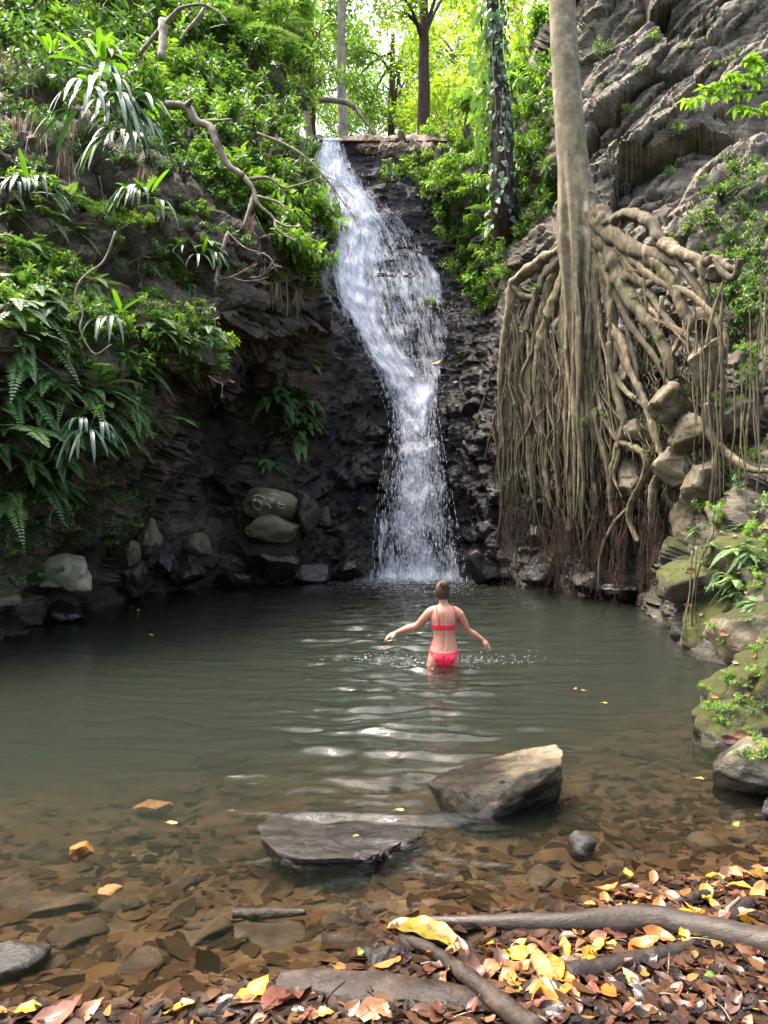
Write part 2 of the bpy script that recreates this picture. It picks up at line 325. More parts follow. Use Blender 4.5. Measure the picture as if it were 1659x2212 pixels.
# ------------------------------------------------------------------ gorge walls: one surveyed depth table, cut into three cliffs
ROWS = {
 1750: [(-500,6.5),(0,9.2),(90,10.6),(180,11.6),(280,13.6),(370,15.0),(480,16.0),(600,16.3),(760,17.4),(1000,17.6),(1080,16.3),(1200,14.6),(1300,13.5),(1400,11.9),(1450,10.6),(1500,8.9),(1545,7.4),(1659,6.6),(2200,5)],
 1340: [(-500,6.5),(0,9.3),(90,10.7),(180,11.7),(280,13.7),(370,15.1),(480,16.1),(600,16.4),(760,17.5),(1000,17.7),(1080,16.5),(1200,14.8),(1300,13.9),(1400,12.4),(1440,10.9),(1500,9.2),(1560,8.2),(1659,7.4),(2200,5.5)],
 1200: [(-500,6.8),(0,9.8),(90,11),(200,12),(290,13.7),(380,15.6),(500,16.3),(600,16.5),(700,17.2),(800,17.8),(900,18),(1000,17.9),(1080,16.9),(1150,16.2),(1250,15.2),(1350,14.6),(1420,13.8),(1450,11.6),(1500,10.6),(1560,9.6),(1659,8.6),(2200,6.4)],
 1120: [(-500,6.8),(0,9.7),(150,10.9),(290,12.6),(330,13.7),(370,16.2),(480,16.9),(560,16.8),(700,17.4),(800,18),(1000,18.1),(1080,17),(1200,15.8),(1330,14.9),(1430,13.8),(1470,11.9),(1560,10.4),(1659,9.3),(2200,7)],
 1050: [(-500,6.8),(0,9.6),(150,10.6),(300,12.2),(345,13.4),(380,16.5),(450,17.3),(560,17),(700,17.6),(800,18.2),(900,18.3),(1000,18.2),(1080,16.9),(1200,15.4),(1330,14),(1440,12.8),(1500,11.8),(1580,10.8),(1659,9.8),(2200,7.5)],
 900: [(-500,7),(0,9.5),(150,10.1),(300,11.2),(385,12),(410,14.5),(440,17.5),(550,17.6),(660,17.7),(780,18.7),(900,18.8),(1000,18.6),(1080,17.2),(1200,15.4),(1330,14),(1450,12.8),(1550,11.8),(1659,10.8),(2200,8)],
 800: [(-500,7),(0,9.4),(150,9.9),(300,10.8),(430,11.5),(468,12),(485,14.6),(520,17),(600,16.6),(700,17.1),(770,18.8),(900,19.2),(1000,19.2),(1080,17.8),(1200,15.5),(1330,14.1),(1450,13),(1550,12),(1659,11),(2200,8.4)],
 730: [(-500,7),(0,9.5),(150,10.1),(300,11),(440,12),(490,14.0),(540,14.5),(590,15.6),(680,16.9),(730,17.4),(755,19.2),(900,19.5),(1000,19.4),(1070,18.4),(1130,16.2),(1250,15),(1350,14.2),(1450,13.3),(1550,12.4),(1659,11.4),(2200,8.8)],
 670: [(-500,7.2),(0,9.7),(150,10.4),(300,11.4),(450,12.9),(530,14.0),(600,15.0),(690,16),(715,17.3),(745,19.4),(850,19.7),(1000,19.7),(1070,18.8),(1120,16.6),(1250,15.1),(1350,14.3),(1450,13.5),(1550,12.7),(1659,11.7),(2200,9)],
 600: [(-500,7.5),(0,10),(150,11),(300,12.6),(400,13.4),(540,14.4),(640,15.2),(695,16),(720,19.6),(800,20),(1000,20),(1060,19.2),(1120,17.2),(1220,15.3),(1350,14.6),(1500,13.5),(1659,12.2),(2200,9.4)],
 500: [(-500,8),(0,10.6),(150,11.8),(300,12.9),(450,13.8),(600,15),(690,16.2),(715,20),(800,20.5),(930,20.4),(1000,19.8),(1100,18),(1200,15.9),(1350,15.2),(1500,14.4),(1659,13.2),(2200,10)],
 400: [(-500,8.6),(0,11),(150,12),(300,13.3),(450,14.4),(600,16.2),(640,17.3),(668,20.6),(800,20.9),(870,20.4),(950,19.8),(1100,18.6),(1200,16.8),(1300,16),(1500,15.2),(1659,14.2),(2200,11)],
 300: [(-500,9.2),(0,11.5),(150,12.6),(300,14.2),(450,16),(600,18.5),(650,21),(740,21.2),(800,21.2),(900,21.2),(1000,20.8),(1100,19.6),(1200,17.4),(1300,16.6),(1500,15.9),(1659,15),(2200,12)],
 200: [(-500,10.5),(0,13),(150,14.5),(300,16.5),(450,18.5),(600,22),(700,25),(900,25),(1000,24),(1100,21.5),(1200,18.4),(1300,17.2),(1500,16.6),(1659,15.8),(2200,13)],
 50: [(-500,13),(0,16),(300,20),(600,26),(900,28),(1100,24),(1200,19.2),(1300,17.8),(1500,17.2),(1659,16.6),(2200,14)],
 -450: [(-500,19),(0,24),(300,28),(600,34),(900,36),(1200,24),(1300,20),(1500,19),(1659,18.5),(2200,16)]}
GX = np.arange(-500, 2201, 4.0); GY = np.arange(1750, -451, -4.0)
ry = sorted(ROWS, reverse=True)
tab = np.stack([np.interp(GX, *zip(*ROWS[y])) for y in ry])          # rows x cols
D0 = np.stack([np.interp(GY, ry[::-1], tab[::-1, i]) for i in range(len(GX))], 1)
def blur(a, k):
    for ax in (0, 1):
        p = np.pad(a, [(k, k) if x == ax else (0, 0) for x in (0, 1)], mode='edge'); c = np.cumsum(p, axis=ax)
        c = np.concatenate([np.zeros_like(np.take(c, [0], ax)), c], ax); n = a.shape[ax]
        a = (np.take(c, range(2*k+1, 2*k+1+n), ax)-np.take(c, range(0, n), ax))/(2*k+1)
    return a
D0 = blur(blur(D0, 3), 2)
QX, QY = np.meshgrid(GX, GY)
S0 = np.stack([(QX-CX)/FPX*D0, D0, CAMH-(QY-CYP)/FPX*D0], -1)
du = np.gradient(S0, axis=1); dv = np.gradient(S0, axis=0); N0 = nrm(np.cross(du, dv)); 
flip = (N0*(-S0+np.array([0, 0, CAMH]))).sum(-1) < 0; N0[flip] *= -1
pf = S0.reshape(-1, 3)
px, py = QX.ravel(), QY.ravel()
def sstep(x, a, b): t = np.clip((x-a)/(b-a), 0, 1); return t*t*(3-2*t)
fall_l = np.interp(py, [250, 300, 400, 500, 600, 700, 800, 900, 1000, 1100, 1250, 1750], [650, 655, 652, 690, 700, 725, 735, 700, 680, 660, 640, 640])
fall_r = np.interp(py, [250, 300, 400, 500, 600, 700, 800, 900, 1000, 1250, 1750], [760, 790, 870, 950, 1010, 1050, 1075, 1070, 1065, 1080, 1090])
kR = sstep(px, fall_r-10, fall_r+70); kL = 1-sstep(px, fall_l-40, fall_l+10); kF = np.clip(1-kR-kL, 0, 1)
def rot_y(p, a): c, s = math.cos(a), math.sin(a); return np.stack([p[:, 0]*c+p[:, 2]*s, p[:, 1], -p[:, 0]*s+p[:, 2]*c], 1)
wv = np.stack([fbm(pf*.8, 3, 40+k) for k in range(3)], 1)
# left: chunky overhanging mudstone; right: slabs dipping to the lower left; middle: thin level beds
qL = rot_y(pf+wv*.35, R(-14)); dL = .30*blocky(qL*np.array([.55, .55, 1.0]), 3)+.14*blocky(qL*np.array([1.6, 1.6, 3.0]), 5)+.05*blocky(qL*np.array([4, 4, 7]), 6)+.22*fbm(pf*.6, 4, 8)
qR = rot_y(pf+wv*.07, R(40)); up = sstep(-py, -620, -520)
dRu = .55*blocky(qR*np.array([.22, .5, .8]), 13, tilt=.9, crack=.35)+.20*blocky(qR*np.array([.5, .9, 2.2]), 15, tilt=.8, crack=.3)+.12*blocky(qR*np.array([1.1, 2, 5.2]), 17, crack=.3)+.045*blocky(qR*np.array([3, 3.5, 11]), 16, crack=.3)
qd = pf+wv*.2; dRl = .30*blocky(qd*np.array([.9, .9, 1.0]), 23)+.14*blocky(qd*2.3, 25)+.05*blocky(qd*5.5, 26)
dR = up*dRu+(1-up)*dRl+.1*fbm(pf*1.2, 4, 18)
qF = rot_y(pf+wv*.14, R(-6)); lo = sstep(py, 820, 900)
dFu = .10*blocky(qF*np.array([.5, .8, 2.4]), 31, tilt=.6)+.085*blocky(qF*np.array([1.3, 1.5, 7]), 33, tilt=.6)+.035*blocky(qF*np.array([4, 4, 14]), 34)
dFl = .26*blocky(qF*np.array([1.0, 1.0, 1.2]), 35)+.15*blocky(qF*np.array([2.6, 2.6, 2.8]), 36)+.06*blocky(qF*6.5, 37)
dF = dFu*(1-lo)+dFl*lo+.08*fbm(pf*1.1, 4, 38)
disp = kL*dL*1.15+kR*dR+kF*dF+.025*fbm(pf*7, 3, 50)
NB = np.stack([blur(N0[..., k], 6) for k in range(3)], -1); NB = nrm(NB).reshape(-1, 3)
facing = np.abs((N0.reshape(-1, 3)*nrm(pf-np.array([0, 0, CAMH]))).sum(1)); disp *= np.clip(facing*6, .4, 1)
SV = pf+NB*disp[:, None]
SG = SV.reshape(QX.shape+(3,))
du = np.gradient(SG, axis=1); dv = np.gradient(SG, axis=0); SN = nrm(np.cross(du, dv)); SN[(SN*NB.reshape(SN.shape)).sum(-1) < 0] *= -1
def surf(x, y, off=0.0, bn=False):   # point (and outward normal) on the cliffs
    x = np.atleast_1d(np.asarray(x, float)); y = np.atleast_1d(np.asarray(y, float))
    j = np.clip(np.round((x-GX[0])/4).astype(int), 0, len(GX)-1); i = np.clip(np.round((GY[0]-y)/4).astype(int), 0, len(GY)-1)
    n = NB.reshape(SN.shape)[i, j] if bn else SN[i, j]
    return SG[i, j]+n*off, n
# wetness and moss on the rock
wet = kF*1.0
wet = np.maximum(wet, sstep(py, np.interp(px, [0, 300, 600, 1100, 1400, 1659], [1290, 1190, 1120, 1120, 1230, 1300]), np.interp(px, [0, 300, 600, 1100, 1400, 1659], [1345, 1260, 1200, 1200, 1290, 1400]))*.9)
wet = np.maximum(wet, (sstep(px, 380, 520)*(1-sstep(px, 1090, 1190))*sstep(py, 860, 960))*.8)
moss = np.zeros_like(px)
moss = np.maximum(moss, (1-sstep(px, 300, 420))*sstep(py, 880, 1030)*(1-sstep(py, 1270, 1350))*.8)
moss = np.maximum(moss, sstep(px, 1380, 1480)*sstep(py, 1020, 1180)*(1-sstep(py, 1380, 1470))*.75)
moss = np.maximum(moss, sstep(px, 1080, 1180)*sstep(py, 620, 720)*.12)
moss *= 1-wet*.8
wet = np.maximum(wet, sstep(px, 1060, 1110)*(1-sstep(px, 1400, 1480))*sstep(py, 560, 680)*.85)
top = np.interp(GX, [-500, 0, 300, 480, 600, 648, 652, 740, 744, 966, 970, 1000, 1004, 1100, 1180, 1250, 1300, 2200], [-450, -450, -100, 40, 150, 250, 297, 297, 306, 306, 297, 297, 285, 200, 60, -100, -450, -450])
nr, nc = QX.shape
idx = np.arange(nr*nc).reshape(nr, nc)
quad = np.stack([idx[:-1, :-1], idx[:-1, 1:], idx[1:, 1:], idx[1:, :-1]], -1)
keep = (QY[1:, 1:] > top[None, 1:]) & (SG[1:, 1:, 2] > -1.6)
cxq = QX[:-1, :-1]; fl = fall_l.reshape(nr, nc)[:-1, :-1]; fr = fall_r.reshape(nr, nc)[:-1, :-1]+30
which = np.where(cxq < fl, 0, np.where(cxq < fr, 1, 2))
for k, (nm, mt) in enumerate((('overhanging_cliff', 'left'), ('waterfall_rock', 'fall'), ('layered_cliff', 'right'))):
    q = quad[keep & (which == k)]; u, inv = np.unique(q, return_inverse=True)
    o = mk(nm, SV[u], inv.reshape(-1, 4), M[mt], attrs={'wet': wet[u], 'moss': moss[u]}, smooth=True)
    o.data.set_sharp_from_angle(angle=R(30)); tag(o, kind='structure')

# ------------------------------------------------------------------ pool bed and shore
gx = np.concatenate([np.arange(-14, -3.5, .25), np.arange(-3.5, 3.5, .035), np.arange(3.5, 12, .25)])
gy = np.concatenate([np.arange(-6, 1.2, .3), np.arange(1.2, 5.5, .03), np.arange(5.5, 21, .2)])
BX, BY = np.meshgrid(gx, gy)
def shore_y(x): return np.interp(x, [-9, -3, -1.22, -.58, -.36, -.11, .02, .787, 1.21, 1.71, 2.2, 3.2, 6], [2.0, 2.25, 2.36, 2.45, 2.52, 2.62, 2.85, 2.99, 3.2, 3.32, 3.8, 5.2, 7])
def bed_z(x, y, fine=True):
    d = y-shore_y(x)
    z = np.interp(d, [-9, -4, -2.4, -1, -.3, 0, .25, .8, 1.7, 3, 4.9, 8, 12, 20], [.9, .45, .17, .09, .035, 0, -.05, -.13, -.24, -.42, -.80, -1.3, -1.5, -1.5])
    q = np.stack([x, y, x*0], -1).reshape(-1, 3); k = sstep(np.abs(d), .0, 1.5)
    n = fbm(q*1.3, 3, 61).reshape(np.shape(x))*.06*k
    if fine: n = n+fbm(q*6, 4, 62).reshape(np.shape(x))*.022
    return z+n
BZ = bed_z(BX, BY)
idx = np.arange(BX.size).reshape(BX.shape); bq = np.stack([idx[:-1, :-1], idx[:-1, 1:], idx[1:, 1:], idx[1:, :-1]], -1).reshape(-1, 4)
m, t, b, o = mat('silt_and_mud'); v = gcoord(t)
c = ramp(t, noise(t, v, 3, 7, .65), [(.3, (.022, .011, .0045)), (.5, (.055, .031, .012)), (.7, (.10, .06, .026))])
c = mix(t, .55, c, ramp(t, noise(t, v, 26, 6, .7), [(.3, (.4, .38, .35)), (.7, (1.45, 1.4, 1.35))]), 'MULTIPLY')
sx = nd(t, 'SeparateXYZ'); t.links.new(v, sx.inputs[0])
c = mix(t, ramp(t, sx.outputs[2], [(.0, (0, 0, 0)), (.03, (1, 1, 1))]), c, mix(t, noise(t, v, 40, 6, .7), (.014, .009, .006), (.06, .038, .026)))
t.links.new(c, b.inputs['Base Color']); b.inputs['Roughness'].default_value = .6; b.inputs['Specular IOR Level'].default_value = .1
bump(t, noise(t, v, 34, 6, .7), b, .9, .02); M['mud'] = m
ground = tag(mk('ground', np.stack([BX, BY, BZ], -1).reshape(-1, 3), bq, M['mud']), kind='structure')

# ------------------------------------------------------------------ stream terrace and hillsides above the fall
hx = np.arange(-60, 60.1, 1.0); hy = np.concatenate([np.arange(21.0, 34, .5), np.arange(34, 131, 2.)])
HX, HY = np.meshgrid(hx, hy)
def forest_z(x, y):
    z = 12.15+np.maximum(0, -2.6-x)*.85*np.clip((y-20)/5, .3, 1)+np.maximum(0, x-2.9)*.95*np.clip((y-19)/5, .3, 1)+np.maximum(0, y-30)*.14
    q = np.stack([x, y, x*0], -1).reshape(-1, 3)
    return np.minimum(z, 34+y*.1)+fbm(q*.35, 4, 71).reshape(np.shape(x))*.8*np.clip((y-22.5)/4, 0, 1)
HZ = forest_z(HX, HY)
idx = np.arange(HX.size).reshape(HX.shape); hq = np.stack([idx[:-1, :-1], idx[:-1, 1:], idx[1:, 1:], idx[1:, :-1]], -1).reshape(-1, 4)
m, t, b, o = mat('forest_soil'); v = gcoord(t)
c = ramp(t, noise(t, v, 1.1, 8, .7), [(.3, (.05, .06, .02)), (.5, (.14, .11, .07)), (.7, (.27, .21, .15))])
t.links.new(c, b.inputs['Base Color']); b.inputs['Roughness'].default_value = .95; bump(t, noise(t, v, 8, 6, .7), b, 1, .1); M['soil'] = m
tag(mk('hillside', np.stack([HX, HY, HZ], -1).reshape(-1, 3), hq, M['soil']), kind='structure')
# ------------------------------------------------------------------ pool water: closed body of murky water with a rippled top
wx = np.concatenate([np.arange(-9, -3, .12), np.arange(-3, 3.2, .03), np.arange(3.2, 8, .12)])
wy = np.concatenate([np.arange(1.6, 6, .02), np.arange(6, 10, .032), np.arange(10, 19.01, .06)])
WX, WY = np.meshgrid(wx, wy)
q = np.stack([WX, WY, WX*0], -1).reshape(-1, 3)
src = [(.55, 17.4, 1.0), (.1, 17.3, .6), (1.2, 17.3, .5)]
hz = np.zeros(len(q))
wob = fbm(q*.55, 3, 91)*1.1; wob2 = fbm(q*1.7, 2, 92)*.35
for sx_, sy_, a_ in src:
    r_ = np.hypot(q[:, 0]-sx_, q[:, 1]-sy_)
    for lam, am in ((.5, .0011), (.3, .0017), (.19, .0016), (.125, .0011)):
        hz += a_*am*np.sin(2*math.pi*(r_+wob*lam*1.2+wob2*.5)/lam+a_*7)*np.exp(-r_/22)
r_ = np.hypot(q[:, 0]-.63, q[:, 1]-7.84)
ring_w = .010*np.sin(2*math.pi*(r_+wob2*.6)/.26)*np.exp(-r_/.7)*np.clip((r_-.15)/.2, 0, 1)
qa = q*np.array([2.1, 4.2, 1]); chop = fbm(qa, 3, 94)
near_fall = np.exp(-np.hypot(q[:, 0]-.5, q[:, 1]-17.2)/2.5)
cen = np.exp(-((q[:, 0]-.2)/2.2)**2)
qb = q*np.array([5.5, 9.5, 1]); hz += .0022*fbm(qb, 2, 98)*(.35+cen)
hz += chop*(.0035+.006*cen*np.clip((q[:, 1]-3)/5, 0, 1))
hz *= .35+.65*np.clip((q[:, 1]-2.2)/2.5, 0, 1)
hz *= .7+(1.4*cen+3.6*np.exp(-((q[:, 0]+.02-.03*(q[:, 1]-5))/(.25+.11*q[:, 1]))**2))*np.clip((q[:, 1]-2.4)/1.5, 0, 1)*(1-.6*np.exp(-r_/.5))
hz += ring_w+near_fall*(.035*fbm(q*6, 2, 96)+.02*chop)
WV = np.stack([WX, WY, hz.reshape(WX.shape)], -1).reshape(-1, 3)
nr_, nc_ = WX.shape; idx = np.arange(nr_*nc_).reshape(nr_, nc_)
F4 = np.stack([idx[:-1, :-1], idx[:-1, 1:], idx[1:, 1:], idx[1:, :-1]], -1).reshape(-1, 4)
ring = np.concatenate([idx[0, :], idx[1:, -1], idx[-1, -2::-1], idx[-2:0:-1, 0]])
low = WV[ring].copy(); low[:, 2] = -2.6; nb = len(WV); nl = len(ring); j = np.arange(nl); j2 = (j+1) % nl
Fs = np.stack([ring[j2], ring[j], nb+j, nb+j2], -1); ctr = np.array([[0, 9, -2.6]])
Fb = np.stack([nb+j2, nb+j, j*0+nb+nl], -1)
m, t, b, o = mat('pool_water'); t.nodes.remove(b); v = gcoord(t, (1, 1.7, 1))
gl = nd(t, 'BsdfGlossy'); gl.inputs['Roughness'].default_value = .02; tp = nd(t, 'BsdfTransparent'); fr = nd(t, 'Fresnel'); fr.inputs['IOR'].default_value = 1.33
ms = nd(t, 'MixShader'); bp = nd(t, 'Bump'); bp.inputs['Strength'].default_value = .8; bp.inputs['Distance'].default_value = .008
t.links.new(noise(t, v, 9, 4, .55, .6), bp.inputs['Height'])
t.links.new(bp.outputs[0], gl.inputs['Normal']); t.links.new(bp.outputs[0], fr.inputs['Normal'])
t.links.new(fr.outputs[0], ms.inputs[0]); t.links.new(tp.outputs[0], ms.inputs[1]); t.links.new(gl.outputs[0], ms.inputs[2]); t.links.new(ms.outputs[0], o.inputs['Surface'])
pv = nd(t, 'VolumePrincipled'); pv.inputs['Color'].default_value = (.078, .096, .073, 1); pv.inputs['Density'].default_value = .95; pv.inputs['Anisotropy'].default_value = .1
t.links.new(pv.outputs[0], o.inputs['Volume']); M['water'] = m
tag(mk('pool_water', np.concatenate([WV, low, ctr]), [np.concatenate([F4, Fs]), Fb], m), kind='structure')

# ------------------------------------------------------------------ waterfall
YS = [297, 330, 360, 400, 430, 460, 500, 550, 600, 650, 700, 760, 800, 850, 900, 950, 1000, 1050, 1100, 1150, 1200, 1262]
FL = [684, 676, 655, 645, 655, 672, 688, 700, 706, 712, 735, 775, 800, 822, 838, 842, 828, 818, 812, 808, 804, 800]
FR = [748, 752, 765, 800, 832, 862, 905, 935, 962, 975, 985, 975, 960, 952, 948, 955, 965, 975, 982, 992, 1000, 1010]
CL = [694, 692, 690, 686, 690, 700, 708, 712, 718, 728, 755, 792, 818, 838, 850, 856, 858, 858, 860, 864, 868, 872]
CR = [742, 742, 752, 780, 815, 822, 815, 800, 795, 805, 830, 858, 905, 940, 936, 928, 930, 932, 935, 940, 948, 955]
CL2 = [c-.35*(c-f) for c, f in zip(CL, FL)]; CR2 = [c+.3*(f-c) for c, f in zip(CR, FR)]
m, t, b, o = mat('white_water'); tc = nd(t, 'UVMap'); mp = nd(t, 'Mapping'); t.links.new(tc.outputs[0], mp.inputs[0]); mp.inputs['Scale'].default_value = (3.6, .8, 1)
n1 = noise(t, mp.outputs[0], 2.2, 3, .6, .9); mp2 = nd(t, 'Mapping'); t.links.new(tc.outputs[0], mp2.inputs[0]); mp2.inputs['Scale'].default_value = (10, 2.2, 1); n2 = noise(t, mp2.outputs[0], 2.4, 3, .65, .5)
nn = mth(t, 'ADD', mth(t, 'MULTIPLY', n1, .5), mth(t, 'MULTIPLY', n2, .5))
a_ = mth(t, 'ADD', nn, mth(t, 'SUBTRACT', attr(t, 'dens'), .98))
al = ramp(t, a_, [(.0, (0, 0, 0)), (.26, (1, 1, 1))])
al = mth(t, 'MULTIPLY', al, .95)
b.inputs['Base Color'].default_value = (.93, .94, .98, 1); b.inputs['Roughness'].default_value = .35
tr = nd(t, 'BsdfTranslucent'); tr.inputs[0].default_value = (.86, .87, .93, 1); m1 = nd(t, 'MixShader'); m1.inputs[0].default_value = .35
t.links.new(b.outputs[0], m1.inputs[1]); t.links.new(tr.outputs[0], m1.inputs[2])
tp = nd(t, 'BsdfTransparent'); m2 = nd(t, 'MixShader'); t.links.new(al, m2.inputs[0]); t.links.new(tp.outputs[0], m2.inputs[1]); t.links.new(m1.outputs[0], m2.inputs[2]); t.links.new(m2.outputs[0], o.inputs[0])
bump(t, nn, b, .9, .06); M['white'] = m
def fall_sheet(l, r, off, dens_c, dens_e, seed, y0, y1, jag=.05):
    ys = np.arange(y0, y1, 3.0); us = np.linspace(0, 1, 70)
    Lx = np.interp(ys, YS, l); Rx = np.interp(ys, YS, r); X = Lx[:, None]+(Rx-Lx)[:, None]*us; Yp = np.repeat(ys[:, None], 70, 1)
    p, n = surf(X.ravel(), Yp.ravel(), 0, True)
    Dm = p[:, 1].reshape(X.shape); Db = blur(blur(Dm, 3), 2); k = sstep(Yp, 840, 900); D = Db-off-.18*k
    D = np.where(k > 0, np.minimum(D, Dm-.03), D)
    nz = fbm(np.stack([X.ravel()*.02, Yp.ravel()*.008, X.ravel()*0+seed], 1)*3, 4, seed).reshape(X.shape)
    D = D+nz*jag
    V = np.stack([(X-CX)/FPX*D, D, CAMH-(Yp-CYP)/FPX*D], -1).reshape(-1, 3)
    e = np.minimum(us, 1-us)*2; dn = (dens_e+(dens_c-dens_e)*sstep(e, .05, .55))[None]*np.ones_like(X)-.45*(1-sstep(e, 0, .16))[None]
    dn = dn-.05*sstep(Yp, 900, 1000)+.04*sstep(Yp, 1180, 1250)
    dn = dn+.20*fbm(V*np.array([1.6, 1.6, .9])+seed, 3, seed+40).reshape(X.shape)
    wid = ((Rx-Lx)*18/FPX)[:, None]; UV = np.stack([(us-.5)[None]*wid+seed, (Yp-300)*20/FPX*-1], -1).reshape(-1, 2)
    ii = np.arange(X.size).reshape(X.shape); F = np.stack([ii[:-1, :-1], ii[1:, :-1], ii[1:, 1:], ii[:-1, 1:]], -1).reshape(-1, 4)
    return V, F, dn.ravel(), UV
parts = [fall_sheet(FL, FR, .06, .58, .53, 1, 297, 1262, .03), fall_sheet(CL2, CR2, .12, .62, .45, 5, 297, 1262, .06), fall_sheet(CL, CR, .22, .66, .42, 9, 305, 1262, .08)]
n = 0; VV, FF, DD, UU = [], [], [], []
for a, f_, d_, u_ in parts: VV.append(a); FF.append(f_+n); DD.append(d_); UU.append(u_); n += len(a)
fallo = tag(mk('waterfall', np.concatenate(VV), np.concatenate(FF), M['white'], attrs={'dens': np.concatenate(DD)}, uv=np.concatenate(UU)), kind='structure')
# flying drops and threads of water
M['drop'] = plain('water_drops', (.88, .9, .95), .15, .05)
def drops(n, y0, y1, wide, seed):
    r_ = np.random.RandomState(seed); mb = MB(); y = r_.uniform(y0, y1, n); L = np.interp(y, YS, FL); Rr = np.interp(y, YS, FR); c = (L+Rr)/2
    x = c+(Rr-L)/2*wide*np.clip(r_.normal(0, .48, n), -1.05, 1.05); p, _ = surf(x, y, 0, True); Dp = np.minimum(np.interp(y, [300, 850, 900, 1260], [99, 99, 18.3, 17.4]), p[:, 1])-r_.uniform(.1, .55, n)
    C = np.stack([(x-CX)/FPX*Dp, Dp, CAMH-(y-CYP)/FPX*Dp], 1)
    wd = r_.uniform(.002, .006, n); hl = wd*r_.uniform(2, 12, n)*np.where(y > 860, 1.6, .7)
    o8 = np.array([[0, 0, 1], [1, 0, .2], [0, 1, .2], [-1, 0, .2], [0, -1, .2], [0, 0, -1]]); V = C[:, None]+o8[None]*np.stack([wd, wd, hl], 1)[:, None]
    f8 = np.array([[0, 1, 2], [0, 2, 3], [0, 3, 4], [0, 4, 1], [5, 2, 1], [5, 3, 2], [5, 4, 3], [5, 1, 4]])
    return V.reshape(-1, 3), (np.arange(n)[:, None, None]*6+f8).reshape(-1, 3)
mb = MB(); mb.add(*drops(3600, 860, 1262, .95, 3)); mb.add(*drops(3200, 310, 860, 1.0, 4))
tag(mb.build('water_spray', M['drop'], fallo), kind='stuff')
# foam flecks where the fall meets the pool
r_ = np.random.RandomState(5); n = 5200
fx = r_.normal(.55, .85, n); fy = 17.2-np.abs(r_.normal(0, 1.25, n)); L_ = r_.uniform(.006, .026, n)
a = r_.uniform(0, 6.28, n)
def water_h(x, y): return hz.reshape(WX.shape)[np.clip(np.searchsorted(wy, y), 0, len(wy)-1), np.clip(np.searchsorted(wx, x), 0, len(wx)-1)]
V, F = leaves4(np.stack([fx, fy, .006+water_h(fx, fy)], 1), np.stack([np.cos(a), np.sin(a)*.6, 0*a], 1), np.tile([0, 0, 1.], (n, 1)), L_, L_*.6, .6)
tag(mk('foam', V, F, M['drop'], attrs={'tint': np.repeat(r_.rand(n), 4)}), kind='stuff')
# ------------------------------------------------------------------ plant patterns (each kind modelled once, copied as things)
PARK = []                                             # patterns are removed once copied
def pattern(name, parts):
    root = bpy.data.objects.new(name, None); COL.objects.link(root); PARK.append(root)
    for nm, mb, mt in parts: mb.build(nm, mt, root)
    return root
def shrub_pattern(seed, lm, size=.6, stems=9, per=9, ll=.14, lw=.055, droop=.35, whorl=5, simple=False):
    r = np.random.RandomState(seed); st, lf = MB(), MB()
    for s in range(stems):
        a = r.uniform(0, 6.28); e = r.uniform(.15, 1.3); d = np.array([math.cos(a)*math.cos(e), math.sin(a)*math.cos(e), math.sin(e)])
        L = size*r.uniform(.6, 1.15); mid = d*L*.5+np.array([0, 0, .08*L]); end = d*L+np.array([0, 0, -droop*L*.3*math.cos(e)])
        pts = np.array([[0, 0, 0], mid, end]); st.add(*tube(pts, [.010*size/.6, .007*size/.6, .003], 7, 4, cap=False)); C = catmull(pts, per+2)[2:]
        for k, c in enumerate(C):
            nw = whorl if k == len(C)-1 else max(2, whorl-2); a0 = r.uniform(0, 6.28); ax = nrm(end-mid)
            th = a0+np.arange(nw)*6.283/nw+r.normal(0, .25, nw); u = nrm(np.cross(ax, [.3, .2, 1.])); v_ = np.cross(ax, u)
            D = np.cos(th)[:, None]*u+np.sin(th)[:, None]*v_+ax*.55+np.array([0, 0, -.15])+r.normal(0, .18, (nw, 3))
            N = np.array([0, 0, 1.])+r.normal(0, .35, (nw, 3))+d*.3
            Lg = ll*r.uniform(.6, 1.15, nw); fn = leaves4 if simple else leaves8
            V, F = fn(np.repeat(c[None], nw, 0)+nrm(D)*.012, D, N, Lg, Lg*lw/ll*r.uniform(.85, 1.15, nw), .3, **({} if simple else {'curl': r.uniform(.15, .45)}))
            lf.add(V, F, tint=np.repeat(np.clip(r.normal(.5, .2, nw)+(k/len(C)-.5)*.25, 0, 1), 4 if simple else 8))
    return [('stem', st, M['deadwood']), ('foliage', lf, lm)]
def frond(mb, st, r, base, d, L, pairs=20, pw=.2, droop=.7, tint=.5):
    d = nrm(np.asarray(d, float)); pts = [base+d*L*t+np.array([0, 0, -droop*L*t*t*.6]) for t in (0, .33, .66, 1.)]
    C = catmull(pts, pairs+4); T = nrm(np.gradient(C, axis=0)); S = nrm(np.cross(T, [0, 0, 1.])); N = nrm(np.cross(S, T))
    st.add(*tube(np.array(pts), [.004*L/.7+.001, .002], 8, 4, cap=False))
    t = np.linspace(0, 1, pairs+4)[4:]; prof = L*pw*np.minimum(1, (1-t)*1.6+.05)*np.minimum(1, .55+t*2.2)
    for s in (-1, 1):
        D = S[4:]*s+T[4:]*.45+np.array([0, 0, -.12])+r.normal(0, .05, (pairs, 3))
        V, F = leaves4(C[4:], D, N[4:], prof*r.uniform(.9, 1.1, pairs), np.full(pairs, L/pairs*1.0), .15, .3)
        mb.add(V, F, tint=np.repeat(np.clip(tint+r.normal(0, .06, pairs), 0, 1), 4))
